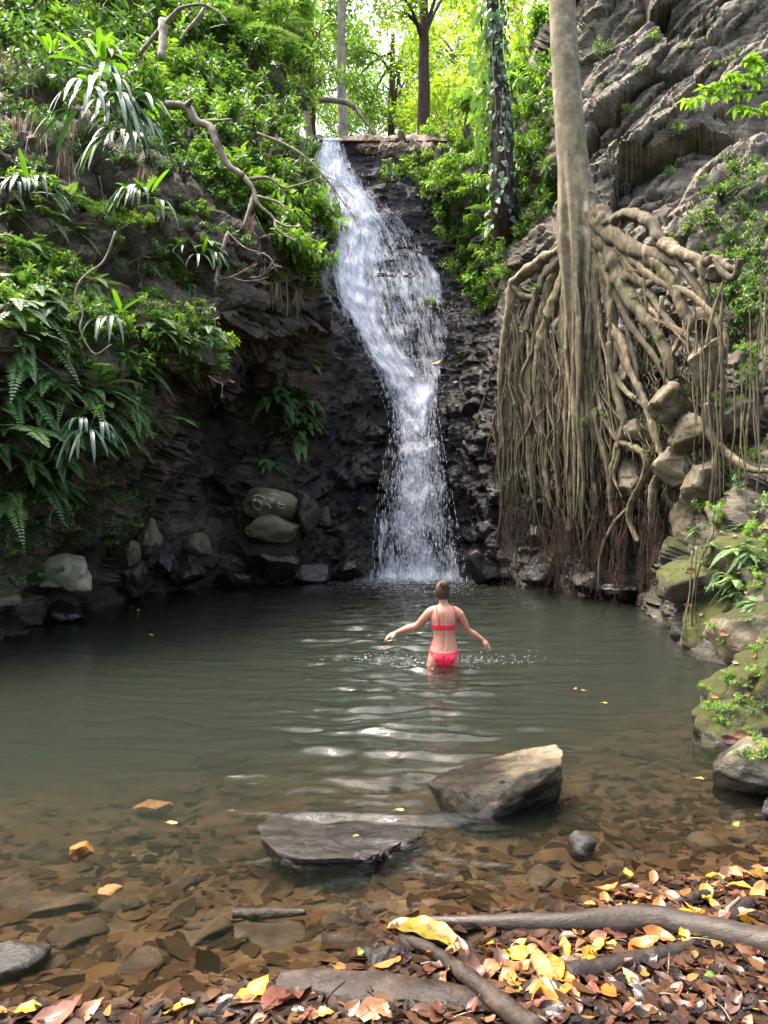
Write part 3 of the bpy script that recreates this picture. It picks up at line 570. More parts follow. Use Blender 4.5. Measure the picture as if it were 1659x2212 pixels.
def fern_pattern(seed, lm, n=9, L=.6, hang=.2, pairs=18):
    r = np.random.RandomState(seed); st, lf = MB(), MB()
    for k in range(n):   # local +X points out from the rock
        a = r.uniform(-1.5, 1.5); e = r.uniform(-hang, .9)
        d = np.array([math.cos(a)*math.cos(e), math.sin(a)*math.cos(e), math.sin(e)])
        frond(lf, st, r, np.zeros(3), d, L*r.uniform(.6, 1.2), pairs, r.uniform(.19, .27), r.uniform(.5, 1.1), r.uniform(.2, .85))
    return [('stalk', st, M['straw']), ('foliage', lf, lm)]
def strips(mb, C, S, W, tint, sag=.12):               # one long pleated blade along curve C with half-width profile W
    n = len(C); T = nrm(np.gradient(C, axis=0)); N = nrm(np.cross(S, T))
    V = np.stack([C-S*W[:, None]+N*(sag*W)[:, None], C, C+S*W[:, None]+N*(sag*W)[:, None]], 1).reshape(-1, 3)
    i = np.arange(n-1)[:, None]*3; F = np.concatenate([i+np.array([[0, 1, 4, 3]]), i+np.array([[1, 2, 5, 4]])])
    mb.add(V, F, tint=np.full(len(V), tint))
def strap_leaf(lf, st, r, base, d, Lp, Lb, lobes, width, droop, tint):
    d = nrm(np.asarray(d, float)); tip = base+d*Lp+np.array([0, 0, -.06*Lp]); st.add(*tube(np.array([base, base+d*Lp*.5+np.array([0, 0, .05*Lp]), tip]), [.011, .007], 7, 5, cap=False))
    S0 = nrm(np.cross(d, [0, 0, 1.])+1e-4)
    for k in range(lobes):
        f = (k-(lobes-1)/2)/max(1, lobes-1) if lobes > 1 else 0
        dd = nrm(d+S0*f*1.5+r.normal(0, .07, 3)); L = Lb*r.uniform(.8, 1.1)*(1-.2*abs(f)); t = np.linspace(0, 1, 9)
        C = tip+dd*(L*t)[:, None]*(1-.25*droop*t[:, None])+np.array([0, 0, -1.])*(droop*L*t**1.8)[:, None]
        S = nrm(np.cross(nrm(np.gradient(C, axis=0)), nrm(np.cross(S0, dd))+1e-4)); S = nrm(np.cross(np.gradient(C, axis=0), np.array([0, 0, 1.])+dd*.9))
        W = width*np.minimum(1, .25+t*3.2)*np.sqrt(np.clip(1-t**3.2, 0.002, 1))
        strips(lf, C, S, W, np.clip(tint+r.normal(0, .07), 0, 1), r.uniform(.15, .4))
def crown(seed, lm_n, ax, clumps, per, ll, simple=True, lw=.42):
    r = np.random.RandomState(seed); lf = MB(); cs = []
    for k in range(clumps):
        c = rdir(1, r)[0]*r.uniform(.25, 1)**.5*np.array(ax); cs.append(c); sz = r.uniform(.5, 1.1)*min(ax)*.42
        Pn = c+rdir(per, r)*(r.uniform(0, 1, per)**.55*sz)[:, None]*np.array([1.15, 1.15, .6])
        D = rdir(per, r)*np.array([1, 1, .5])+np.array([0, 0, -.35]); N = np.array([0, 0, 1.])+r.normal(0, .5, (per, 3)); Lg = ll*r.uniform(.6, 1.2, per)
        V, F = leaves4(Pn, D, N, Lg, Lg*lw, .25); tb = r.uniform(.25, .75)
        lf.add(V, F, tint=np.repeat(np.clip(tb+r.normal(0, .12, per), 0, 1), 4))
    return lf, cs
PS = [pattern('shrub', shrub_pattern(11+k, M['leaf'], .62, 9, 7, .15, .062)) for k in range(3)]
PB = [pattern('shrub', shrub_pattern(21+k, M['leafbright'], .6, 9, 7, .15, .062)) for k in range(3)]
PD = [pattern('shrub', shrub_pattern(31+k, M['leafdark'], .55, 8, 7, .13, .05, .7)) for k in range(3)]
PT = [pattern('shrub', shrub_pattern(41+k, M['leafbright'], .75, 8, 6, .24, .085, .5, 6)) for k in range(2)]
PF = [pattern('fern', fern_pattern(51+k, M['fern'], 10, .62, .5)) for k in range(4)]
PF2 = [pattern('fern', fern_pattern(61+k, M['fern'], 8, .85, .2, 26)) for k in range(2)]
PBG = [pattern('bush', [('stem', MB().add(*tube(np.array([[0, 0, -.3], [.05, 0, .5], [.1, .1, 1.]]), [.04, .02], 5, 5)), M['deadwood']), ('foliage', crown(71+k, 0, (1.2, 1.1, .9), 22, 42, .26)[0], M[l_])]) for k, l_ in enumerate(('leaffar', 'bamboo', 'leafbright'))]

def inside(poly, x, y):
    c = False; j = len(poly)-1
    for i in range(len(poly)):
        xi, yi = poly[i]; xj, yj = poly[j]
        if (yi > y) != (yj > y) and x < (xj-xi)*(y-yi)/(yj-yi)+xi: c = not c
        j = i
    return c
def scatter(poly, n, dmin, seed):
    r = np.random.RandomState(seed); xs, ys = zip(*poly); out = []; tries = 0
    while len(out) < n and tries < n*60:
        tries += 1; x, y = r.uniform(min(xs), max(xs)), r.uniform(min(ys), max(ys))
        if inside(poly, x, y) and all((x-a)**2+(y-b)**2 > dmin*dmin for a, b in out): out.append((x, y))
    return out
cnt = [0]
def plant(pats, x, y, sc, label, cat, group=None, off=.03, lean=.35, face=True):
    cnt[0] += 1; r = random.Random(cnt[0]*13); p, n = surf(x, y, off); n = NB.reshape(SN.shape)[np.clip(int((GY[0]-y)/4), 0, len(GY)-1), np.clip(int((x-GX[0])/4), 0, len(GX)-1)]
    a = math.atan2(n[1], n[0]); s = sc*r.uniform(.8, 1.2)
    c = dup(r.choice(pats), p[0], (0, 0, (a+r.uniform(-.5, .5)) if face else r.uniform(0, 6.28)), s, label, group); c['category'] = cat; c.name = cat
    if not face: c.rotation_euler = (lean*n[1]*-1*r.uniform(.3, 1), lean*n[0]*r.uniform(.3, 1), c.rotation_euler[2])
    return c

# --- left fern bank
bankL = [(0, 575), (70, 530), (130, 560), (220, 640), (300, 700), (400, 715), (465, 730), (455, 800), (385, 850), (370, 905), (290, 960), (240, 1040), (150, 1090), (60, 1110), (0, 1060)]
for x, y in scatter(bankL, 46, 30, 1):
    plant(PF, x, y, .95, 'dark green fern hanging in the thick fern bank on the left cliff', 'fern', 'ferns of the left cliff bank')
for x, y in scatter([(0, 560), (130, 560), (250, 650), (300, 720), (180, 800), (0, 720)], 26, 30, 2)+scatter([(310, 690), (465, 725), (470, 800), (400, 800), (330, 760)], 12, 20, 3)+scatter(bankL, 16, 50, 33):
    plant(PS+PD+PB, x, y, .62, 'small leafy shrub growing among the ferns of the left cliff bank', 'shrub', 'shrubs among the left ferns', face=False)
for x, y, s, lb in ((18, 935, 1.25, 'large pale fern at the left edge of the photo below the fern bank top'), (205, 830, 1.15, 'large arching fern in the middle of the left fern bank'), (345, 905, .8, 'fern drooping at the lower right tip of the left fern bank over the dark cave'),
                    (80, 1010, .8, 'fern with short fronds at the lower left of the fern bank above mossy rock')):
    plant(PF2, x, y, s, lb, 'fern')
for x, y in scatter([(0, 1060), (250, 1040), (280, 1120), (250, 1180), (130, 1140), (0, 1200)], 44, 18, 4):
    plant(PD+PB, x, y, .33, 'tiny seedling plant on the mossy rock below the fern bank', 'seedling', 'seedlings on the mossy left rock', face=False)
# --- ferns on the dark rock between cave and fall
for x, y in scatter([(565, 830), (640, 815), (690, 890), (680, 940), (640, 970), (590, 920)], 13, 22, 5):
    plant(PF, x, y, 1.0, 'fern in the cluster on the dark rock wall between cave and waterfall', 'fern', 'ferns on the dark wall by the fall')
for x, y, s, lb in ((580, 1005, .9, 'fern growing just above the cracked boulder with white scrawl'), (700, 785, .7, 'small fern on the rock edge left of the waterfall middle')):
    plant(PF, x, y, s, lb, 'fern')
plant(PD, 545, 1085, .3, 'small plant with heart leaves at the left side of the cracked boulder', 'plant', face=False)
for x, y in scatter([(130, 430), (300, 440), (430, 470), (520, 560), (500, 640), (350, 640), (250, 600), (120, 500), (0, 480), (0, 330), (90, 360)], 46, 30, 41):
    plant(PD+PB, x, y, .5, 'small tuft growing on the bare dark rock above the left fern bank', 'plant', 'tufts on the bare left rock', face=False)
for x, y in scatter([(130, 430), (300, 440), (430, 480), (500, 560), (350, 640), (250, 600), (120, 500), (0, 480), (0, 380)], 13, 55, 42):
    plant(PF, x, y, .75, 'fern hanging on the bare rock above the left fern bank', 'fern', 'ferns on the bare left rock')
# --- jungle over the left cliff
jungle = [(0, 0), (640, 0), (655, 150), (660, 280), (640, 340), (560, 330), (480, 360), (400, 370), (330, 330), (250, 260), (140, 250), (60, 220), (0, 190)]
for x, y in scatter(jungle, 120, 28, 6):
    pr = PS+PS+PD+PB if x > 330 else PS+PD+PD+PB
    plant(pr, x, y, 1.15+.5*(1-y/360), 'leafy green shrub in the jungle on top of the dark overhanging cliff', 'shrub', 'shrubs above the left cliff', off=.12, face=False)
for x, y in scatter([(430, 380), (560, 340), (650, 340), (690, 480), (705, 560), (690, 640), (620, 560), (540, 470)], 34, 24, 7):
    plant(PS+PT, x, y, .95, 'leafy shrub spilling over the cliff edge left of the waterfall', 'shrub', 'shrubs at the cliff edge by the fall', off=.1, face=False)
for x, y in scatter([(0, 180), (140, 250), (330, 330), (480, 390), (540, 500), (430, 470), (300, 430), (120, 330), (0, 290)], 34, 26, 8):
    plant(PD, x, y, .6, 'small shady plant on the bare earth rim of the left cliff', 'plant', 'small plants on the left rim', face=False)
for x, y, s in ((590, 120, 2.1), (640, 60, 2.6), (560, 30, 2.4), (470, 60, 2.2), (400, 10, 2.2), (660, 190, 1.8), (300, 20, 2)):
    plant(PB, x, y, s, 'tall bright shrub at the top of the jungle slope left of the fall', 'shrub', 'tall shrubs of the upper left slope', off=.3, face=False)
# --- bank right of the fall
bankR = [(830, 400), (880, 350), (930, 320), (1000, 290), (1060, 300), (1150, 330), (1165, 400), (1150, 500), (1110, 600), (1085, 660), (1040, 700), (1005, 640), (960, 540), (930, 470), (890, 430)]
for x, y in scatter(bankR, 62, 26, 9):
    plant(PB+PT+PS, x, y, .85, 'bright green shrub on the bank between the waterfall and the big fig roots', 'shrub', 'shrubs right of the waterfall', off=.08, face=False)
for x, y, s, lb in ((960, 280, 1.4, 'bright broad leaved plant beside the brown rock ledge at the lip of the fall'), (930, 660, .5, 'small green tuft growing on the wet rock right of the waterfall middle'), (1030, 590, .6, 'pale plant at the water side of the right bank'), (1000, 770, .3, 'tiny green plant low on the wet rock beside the fallen yellow leaf')):
    plant(PB, x, y, s, lb, 'plant', face=False)
for x, y in scatter([(1010, 270), (1100, 190), (1180, 60), (1185, 300), (1170, 420), (1080, 330)], 26, 30, 10):
    plant(PB+PT+PS, x, y, 1.1, 'sunlit shrub on the slope behind the pale fig trunk', 'shrub', 'shrubs behind the fig trunk', off=.1, face=False)
# --- right side
for x, y in scatter([(1560, 430), (1659, 330), (1659, 720), (1580, 700), (1520, 580), (1490, 520)], 46, 22, 11):
    plant(PD+PS, x, y, .55, 'small dark leafed plant on the earth bank at the right edge', 'plant', 'plants on the right earth bank', off=.1, face=False)
for x, y in scatter([(1500, 800), (1659, 720), (1659, 1250), (1600, 1240), (1520, 1120)], 44, 26, 12):
    plant(PD+PS+PB, x, y, .36, 'slender seedling between the hanging vines on the right bank', 'seedling', 'seedlings on the right bank', face=False)
for x, y, s, lb in ((1625, 1265, .55, 'pale green fern low on the mossy right bank'), (1640, 1215, .4, 'small fern above the pale fern on the mossy right bank'), (1615, 790, .45, 'fern beside the straight hanging stems on the right'), (1250, 1000, .3, 'small fern clinging to the fig roots near the water'),
                    (1145, 780, .4, 'fern growing on the leftmost fig roots'), (1160, 900, .35, 'fern low on the left fig roots'), (1330, 640, .4, 'fern on the diagonal fig root')):
    plant(PF, x, y, s, lb, 'fern', off=.45 if x < 1400 else .1)
for x, y, s, lb in ((1590, 1290, .33, 'bright rosette plant on the mossy right bank above the pool'), (1480, 75, .5, 'small plant in the crack of the upper right cliff'), (1310, 110, .5, 'drooping plant high on the right cliff beside the fig trunk'), (1345, 690, .35, 'small leafy plant on the fig roots in the middle'), (1300, 780, .3, 'small leafy plant on the central root column')):
    plant(PD, x, y, s, lb, 'plant', off=.4 if 1200 < x < 1400 and y > 300 else .08, face=False)
for x, y, s, lb in ((520, 130, 2.3, 'feathery palm fronds in the middle of the upper left jungle'), (600, 95, 2.0, 'feathery palm fronds near the top left of the fall'), (405, 60, 2.2, 'feathery palm fronds below the crooked branch'), (340, 25, 2.0, 'bright palm frond hanging at the top left'), (1080, 440, 1.3, 'pale fern frond on the bank below the vine trunk')):
    plant(PF2, x, y, s, lb, 'palm', off=.45)
# overhanging leafy branch at the upper right
def leafy_branch():
    base = P(1700, 190, 11.5); root = empty('leafy_branch', base, 'bright green leafy branch reaching in from the upper right edge before the grey cliff', 'branch'); r = np.random.RandomState(3); st, lf = MB(), MB()
    for pts in ([(1700, 190), (1600, 200), (1540, 205), (1480, 215)], [(1660, 195), (1620, 165), (1570, 160)], [(1690, 200), (1640, 235), (1590, 230)], [(1700, 150), (1640, 140), (1620, 120)], [(1620, 200), (1560, 180), (1520, 190)]):
        W3 = np.array([P(a, b_, 11.5-.004*(1700-a)) for a, b_ in pts]); st.add(*tube(W3, [.014, .004], 12, 5)); C = catmull(W3, 9)[2:]
        for c in C:
            nw = 6; th = r.uniform(0, 6.28)+np.arange(nw)*6.28/nw; D = np.stack([np.cos(th), np.sin(th), -.15+r.normal(0, .2, nw)], 1); Lg = .17*r.uniform(.7, 1.2, nw)
            V, F = leaves8(np.repeat(c[None], nw, 0), D, np.array([0, 0, 1.])+r.normal(0, .3, (nw, 3)), Lg, Lg*.36, .25, .35); lf.add(V, F, tint=np.repeat(np.clip(r.normal(.5, .2, nw), 0, 1), 8))
    rebase(root, st.build('twig', M['deadwood'])); rebase(root, lf.build('foliage', M['leafbright']))
leafy_branch()

# --- strap-leaved plants
def strap_plant(x, y, Y, label, n_up, n_down, sc, seed):
    base = P(x, y, Y); root = empty('strap_leaf_plant', base, label, 'plant'); r = np.random.RandomState(seed); st, up, dn, sw = MB(), MB(), MB(), MB(); z = np.zeros(3)
    for k in range(n_up):
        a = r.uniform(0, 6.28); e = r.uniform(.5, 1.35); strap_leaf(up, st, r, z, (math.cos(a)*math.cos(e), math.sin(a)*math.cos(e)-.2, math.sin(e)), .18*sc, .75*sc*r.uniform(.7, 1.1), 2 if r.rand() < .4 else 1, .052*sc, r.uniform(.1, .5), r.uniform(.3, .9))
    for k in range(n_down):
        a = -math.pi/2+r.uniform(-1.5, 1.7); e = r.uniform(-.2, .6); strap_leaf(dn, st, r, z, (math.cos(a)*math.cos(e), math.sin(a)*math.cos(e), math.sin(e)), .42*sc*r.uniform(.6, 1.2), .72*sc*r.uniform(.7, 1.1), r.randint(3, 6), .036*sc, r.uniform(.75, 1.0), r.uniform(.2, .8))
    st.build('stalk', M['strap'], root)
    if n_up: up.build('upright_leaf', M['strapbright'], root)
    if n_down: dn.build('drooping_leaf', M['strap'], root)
    return root
strap_plant(112, 130, 12.6, 'small bright upright strap leaved plant at the far left above the rim', 8, 0, .8, 1)
strap_plant(205, 150, 12.0, 'tallest bright upright strap leaved plant above the left rim', 9, 2, 1.15, 2)
strap_plant(225, 235, 11.4, 'largest drooping strap leaved plant hanging over the left cliff rim', 1, 13, 1.25, 3)
strap_plant(300, 300, 11.9, 'drooping strap leaved plant right of the largest one on the left rim', 2, 7, 1.0, 4)
strap_plant(318, 430, 12.2, 'strap leaved plant with bright raised leaves on the dark rock face', 5, 6, .8, 5)
strap_plant(255, 690, 10.3, 'strap leaved plant with few hanging leaves above the left ferns', 1, 4, .75, 6)
strap_plant(195, 925, 9.6, 'strap leaved plant with fanned hanging leaves low in the fern bank', 1, 5, .75, 7)
strap_plant(60, 420, 10.7, 'strap leaved plant hanging at the far left under the rim', 1, 6, .8, 8)
strap_plant(430, 560, 13.2, 'small strap leaved plant on the dark rock beside the dead branch', 2, 4, .7, 9)
# dead fronds hanging under the rim
def thatch(x, y, L, n, seed, label, grp=None):
    p, nn = surf(x, y, .25); root = empty('dead_frond_bunch', p[0], label, 'dead fronds', grp); r = np.random.RandomState(seed); mb = MB()
    D = np.array([0, -.1, -1.])+r.normal(0, .16, (n, 3)); V, F = leaves4(r.normal(0, .05, (n, 3)), D, rdir(n, r), L*r.uniform(.4, 1.1, n), np.full(n, .02), .4); mb.add(V, F, tint=np.repeat(r.rand(n), 4)); mb.build('dry_blade', M['straw'], root)
r0_ = np.random.RandomState(8).uniform((0, 140), (150, 300), (16, 2))
for q_ in ((128, 330, .7, 40, 1, 'bunch of dry straw coloured fronds hanging at the far left rim'), (155, 345, .75, 40, 2, 'longest bunch of dry fronds hanging next to the far left one'), (270, 375, .8, 60, 3, 'dense bunch of dead fronds hanging behind the drooping strap leaves'), (520, 500, .6, 50, 4, 'dry brown frond bunch hanging at the edge above the dead branch'), (585, 590, .6, 50, 5, 'dry brown frond bunch hanging below the cliff edge shrubs'), (640, 640, .5, 40, 6, 'small dry frond bunch nearest the waterfall on the left edge')): thatch(*q_)
for k in range(16):
    thatch(r0_[k, 0], r0_[k, 1], .5, 22, 20+k, 'brown dead blades matted on the slope at the far left', 'dead blades at the far left')

# ------------------------------------------------------------------ forest behind the fall
def tree(name, x, y, h, r0, ax, lm, seed, label, bark='paletrunk', lean=(0, 0), clumps=34, per=80, ll=.3, group=None, limbs=6, crown_at=.75):
    z = forest_z(np.array([x]), np.array([y]))[0]-.4; root = empty(name, (x, y, z), label, 'tree', group); r = np.random.RandomState(seed)
    tp = np.array([lean[0], lean[1], h]); tr = MB(); k1 = tp*.45+np.array([r.normal(0, .2), 0, 0])
    tr.add(*tube(np.array([[0, 0, 0], k1, tp]), [r0*1.25, r0, r0*.5], 26, 9, nz=.12, seed=seed))
    lf, cs = crown(seed, 0, ax, clumps, per, ll); cc = tp*crown_at+np.array([0, 0, ax[2]*.35])
    for c in cs[:limbs+6]:
        s = tp*r.uniform(.6, .95); e = cc+c*.9; tr.add(*tube(np.array([s, (s+e)/2+np.array([0, 0, .3]), e]), [r0*.38, r0*.24, r0*.08], 10, 6))
    for V in lf.V: V += cc
    tr.build('trunk', M[bark], root); lf.build('crown', M[lm], root); return root
FT = [(-1.3, 27.5, 16, .17, (3.2, 3, 3.6), 'leaffar', 'paletrunk', (0, 0), 'tall pale straight trunk tree centred above the waterfall lip'),
 (1.5, 30, 14, .26, (2.8, 2.6, 3.2), 'bamboo', 'darkbark', (.1, 0), 'brown trunked tree right of the pale straight tree above the ledge'),
 (-2.4, 32, 14, .16, (2.8, 2.6, 3.4), 'leaffar', 'paletrunk', (-1.8, 0), 'thin leaning tree left of the pale straight tree'),
 (-5.6, 28, 13, .26, (3.2, 3, 3.8), 'leaf', 'darkbark', (.3, 0), 'dark tree at the upper left of the fall'),
 (-9.5, 26, 13, .3, (4, 3.4, 3.6), 'leaf', 'darkbark', (.5, 0), 'dense green tree on the upper left slope'),
 (.2, 42, 15, .25, (3.4, 3.2, 4.2), 'leaffar', 'darkbark', (.3, 0), 'far green tree standing between the two nearer trunks'),
 (-4.0, 44, 17, .25, (3.6, 3.2, 4.6), 'leaffar', 'darkbark', (-.3, 0), 'far green tree at the left of the sky gap'),
 (3.6, 40, 14, .22, (3.6, 3.2, 4.0), 'bamboo', 'paletrunk', (.4, 0), 'far yellow green tree right of the sky gap'),
 (6.5, 34, 12, .24, (3.8, 3.2, 4.0), 'bamboo', 'paletrunk', (-.4, 0), 'yellow green tree on the right hillside behind the vine trunk'),
 (9.5, 38, 14, .26, (4.4, 3.6, 4.6), 'bamboo', 'paletrunk', (-.5, 0), 'broad yellow green tree high on the right hillside'),
 (-8, 40, 18, .3, (4.6, 4, 5), 'leaf', 'darkbark', (.2, 0), 'tall dark green tree far behind the left slope'),
 (1.6, 58, 20, .3, (5.5, 5, 5.6), 'leaffar', 'darkbark', (.2, 0), 'farthest pale green tree in the middle of the forest'),
 (-7.5, 60, 22, .3, (5.5, 5, 6), 'leaffar', 'darkbark', (.2, 0), 'farthest pale green tree at the left of the forest'),
 (9, 60, 20, .3, (5.5, 5, 6), 'bamboo', 'darkbark', (.2, 0), 'farthest yellow green tree at the right of the forest')]
FT += [(-3.2, 52, 18, .2, (4.2, 3.5, 5), 'leaffar', 'darkbark', (.2, 0), 'slim far tree just left of the pale straight trunk'), (-.8, 66, 22, .25, (5, 4, 6), 'leaffar', 'paletrunk', (-.2, 0), 'slim far tree directly behind the pale straight trunk'), (4.6, 50, 18, .18, (4, 3.4, 5), 'leaffar', 'paletrunk', (.3, 0), 'slim far tree left of the vine trunk'), (2.8, 34, 8, .12, (2.2, 2, 2.6), 'bamboo', 'paletrunk', (.2, 0), 'small yellow green tree close behind the ledge'), (-11, 66, 24, .3, (6, 5, 7), 'leaffar', 'darkbark', (.2, 0), 'far tree behind the upper left jungle'), (6.4, 72, 24, .3, (6, 5, 7), 'leaffar', 'darkbark', (.2, 0), 'far tree seen right of the sky gap behind the others')]
for k, (x, y, h, r0, ax, lm, bk, ln, lb) in enumerate(FT): tree('forest_tree', x, y, h, r0, ax, lm, 200+k, lb, bk, ln, ll=.18+.003*y, per=100, clumps=30 if y < 38 else 48)
# bushes along the terrace edge
r_ = np.random.RandomState(12)
for k in range(60):
    y = r_.uniform(23.0, 31); x = r_.uniform(-5.5, 8.5)
    c = dup(PBG[k % 3], (x, y, forest_z(np.array([x]), np.array([y]))[0]-.1+.25*r_.rand()), (0, 0, r_.uniform(0, 6.28)), r_.uniform(.45, .85)*(.75 if abs(x-.5) < 2.6 else 1.2), 'light green bush on the terrace behind the waterfall lip', 'bushes behind the lip of the fall'); c['category'] = 'bush'
# thin bamboo-like saplings on the right hillside
def sapling(x, y, seed):
    z = forest_z(np.array([x]), np.array([y]))[0]-.1; r = np.random.RandomState(seed); root = empty('sapling', (x, y, z), 'thin yellow green sapling on the right hillside above the ledge', 'sapling', 'saplings on the right hillside'); h = r.uniform(3.5, 6.5); st, lf = MB(), MB()
    pts = np.array([[0, 0, 0], [r.normal(0, .15), 0, h*.5], [r.normal(0, .6), r.normal(0, .3), h]]); st.add(*tube(pts, [.035, .01], 12, 5)); C = catmull(pts, 46)[12:]
    C = np.repeat(C, 9, 0)+r.normal(0, .28, (len(C)*9, 3)); D = rdir(len(C), r)+np.array([0, 0, -.4]); Lg = .28*r.uniform(.6, 1.2, len(C)); V, F = leaves4(C, D, rdir(len(C), r)+np.array([0, 0, 1.]), Lg, Lg*.25, .2); lf.add(V, F, tint=np.repeat(np.clip(r.normal(.5, .2, len(C)), 0, 1), 4))
    st.build('stem', M['paletrunk'], root); lf.build('foliage', M['bamboo'], root)
for k in range(34): sapling(r_.uniform(2.2, 9.5), r_.uniform(25, 34), 300+k)
# the dark trunk wrapped in climbing leaves
def vine_tree():
    Y = 17.6; pts = np.array([P(a, b_, Y+(1.6 if b_ > 500 else .3 if b_ > 400 else 0)) for a, b_ in ((1104, 560), (1092, 470), (1085, 380), (1078, 250), (1070, 120), (1062, 0), (1055, -140))]); root = empty('vine_covered_tree', pts[0], 'dark fibrous tree trunk wrapped in climbing broad leaves behind the fig', 'tree'); r = np.random.RandomState(9)
    rebase(root, mk('trunk', *tube(pts, [.36, .33, .29, .26, .2, .16, .14], 60, 14, flute=.1, nz=.35, seed=4), M['darkbark']))
    for q_ in ([(1090, 330), (1082, 260), (1086, 190)], [(1075, 300), (1068, 200), (1062, 90)], [(1100, 400), (1090, 320), (1095, 250)]):
        rebase(root, mk('climbing_stem', *tube(np.array([P(a, b_, Y-.3) for a, b_ in q_]), .016, 16, 5), M['deadwood']))
    lf = MB(); C = catmull(pts, 200)[32:170]; n = 560; k = r.randint(0, len(C), n); a = r.uniform(-3.6, .5, n); dense = np.where(k < 75, 1, .75); rad = r.uniform(.2, .5, n)*dense
    Pn = C[k]+np.stack([np.cos(a)*rad, np.sin(a)*rad, r.normal(0, .1, n)], 1); D = np.stack([np.cos(a)*.4, np.sin(a)*.4, -1+0*a], 1)+r.normal(0, .3, (n, 3)); Lg = r.uniform(.1, .24, n)
    V, F = leaves8(Pn, D, np.stack([np.cos(a), np.sin(a), .3+0*a], 1)+r.normal(0, .25, (n, 3)), Lg, Lg*.62, .2, .2, 1., .65, .25, .65); lf.add(V, F, tint=np.repeat(np.clip(r.normal(.45, .25, n), 0, 1), 8)); rebase(root, lf.build('climbing_leaves', M['vine']))
    lf = MB(); n = 90; C2 = np.array([P(x, y, Y-.2) for x, y in zip(r.uniform(1022, 1066, n), r.uniform(10, 330, n))]); Lg = r.uniform(.2, .38, n); D = np.array([-.3, -.2, -1.])+r.normal(0, .3, (n, 3)); V, F = leaves8(C2, D, np.array([0, -1., .3])+r.normal(0, .4, (n, 3)), Lg, Lg*.36, .2, .25); lf.add(V, F, tint=np.repeat(np.clip(r.normal(.5, .25, n), 0, 1), 8)); rebase(root, lf.build('hanging_leaves', M['leafbright']))
vine_tree()

# ------------------------------------------------------------------ bare branches
def branch(name, label, paths, mt='deadwood', cat='branch', twigs=0, seed=0, tl=.4):
    p0 = P(*paths[0][0][0], paths[0][1]); root = empty(name, p0, label, cat); r = np.random.RandomState(seed)
    for k, (pp, Y, r0, r1) in enumerate(paths):
        Ys = np.linspace(Y, Y-.25, len(pp)) if np.isscalar(Y) else Y
        pts = np.array([P(a, b_, yy) for (a, b_), yy in zip(pp, Ys)]); pts[1:-1] += r.normal(0, .02, pts[1:-1].shape)
        mb = MB(); mb.add(*tube(pts, np.linspace(r0, r1, len(pts)), len(pts)*5, 7, nz=.3, seed=seed+k)); C = catmull(pts, 30)
        if twigs:
            tw = MB()
            for j in range(twigs):
                c = C[r.randint(10, 30)]; d = nrm(C[-1]-C[10])+r.normal(0, .5, 3); L = tl*r.uniform(.4, 1.2); e = c+nrm(d)*L
                tw.add(*tube(np.array([c, (c+e)/2+r.normal(0, .05*L, 3), e]), [max(.004, r1*.6), .003], 7, 4))
                for q_ in range(2):
                    c2 = c+(e-c)*r.uniform(.3, .8); e2 = c2+nrm(nrm(d)+r.normal(0, .6, 3))*L*.5; tw.add(*tube(np.array([c2, (c2+e2)/2+r.normal(0, .03*L, 3), e2]), [.004, .0025], 5, 4))
            rebase(root, tw.build('twig', M[mt]))
        rebase(root, mb.build('limb', M[mt]))
    return root
branch('bare_branch', 'thin bare arching branch with fine twigs hanging in front of the upper waterfall', [([(555, 288), (610, 305), (650, 335), (695, 375), (722, 410)], 15.6, .035, .018), ([(722, 410), (745, 440), (765, 470), (780, 500)], 15.4, .014, .005), ([(718, 405), (735, 450), (742, 490), (750, 530)], 15.4, .014, .005), ([(700, 380), (735, 395), (770, 430)], 15.4, .010, .004)], twigs=9, seed=2, tl=.55)
branch('fallen_limb', 'thick mottled limb running down the left cliff edge with crooked forks', [([(360, 226), (400, 232), (430, 262), (455, 275), (468, 310), (488, 352), (525, 380)], 12.6, .075, .05), ([(525, 380), (548, 405), (556, 440), (590, 470), (602, 500), (640, 522)], 12.9, .045, .015), ([(530, 388), (580, 385), (610, 400), (645, 395), (690, 384)], 13.0, .035, .01), ([(556, 425), (600, 440), (622, 455)], 13, .035, .015), ([(595, 478), (620, 492), (650, 490)], 13, .03, .012), ([(550, 420), (540, 455), (525, 490)], 12.9, .05, .02), ([(400, 232), (415, 215)], 12.6, .06, .03), ([(430, 262), (470, 262), (500, 258)], 12.6, .035, .015)], seed=3)
branch('dead_branch', 'pale dead branch hanging down the dark rock with bare forked twigs', [([(492, 505), (478, 545), (470, 580), (465, 610)], 13.2, .04, .03), ([(465, 605), (500, 600), (530, 588), (555, 570)], 13.1, .022, .010), ([(495, 598), (540, 602), (580, 600)], 13.1, .014, .007), ([(490, 500), (530, 530), (580, 555), (600, 590)], 13.1, .016, .006), ([(540, 600), (565, 590), (572, 572)], 13, .012, .005)], twigs=4, seed=4, tl=.3)
branch('crooked_branch', 'pale crooked branch in the treetops at the upper left', [([(300, 120), (335, 80), (370, 40), (395, 18), (440, 12), (475, 25), (490, 48)], 14, .04, .022), ([(445, 14), (430, 40), (405, 65), (390, 85)], 14, .04, .02)], seed=5)
branch('mossy_stub', 'short pale mossy trunk stub below the crooked branch', [([(352, 45), (352, 85), (348, 125)], 14, .09, .07)], 'paletrunk', seed=6)
branch('leaning_snag', 'broken leaning snag above the waterfall lip before the pale trunk', [([(690, 216), (740, 220), (765, 232)], 26, .10, .08), ([(760, 225), (790, 265), (810, 290)], 26, .07, .04)], seed=7)
branch('small_dead_twig', 'small white dead twig sticking out at the tip of the left fern bank', [([(450, 812), (470, 820), (485, 838), (478, 862)], 11.6, .012, .006), ([(480, 826), (498, 820)], 11.6, .008, .004)], twigs=2, seed=8, tl=.15)
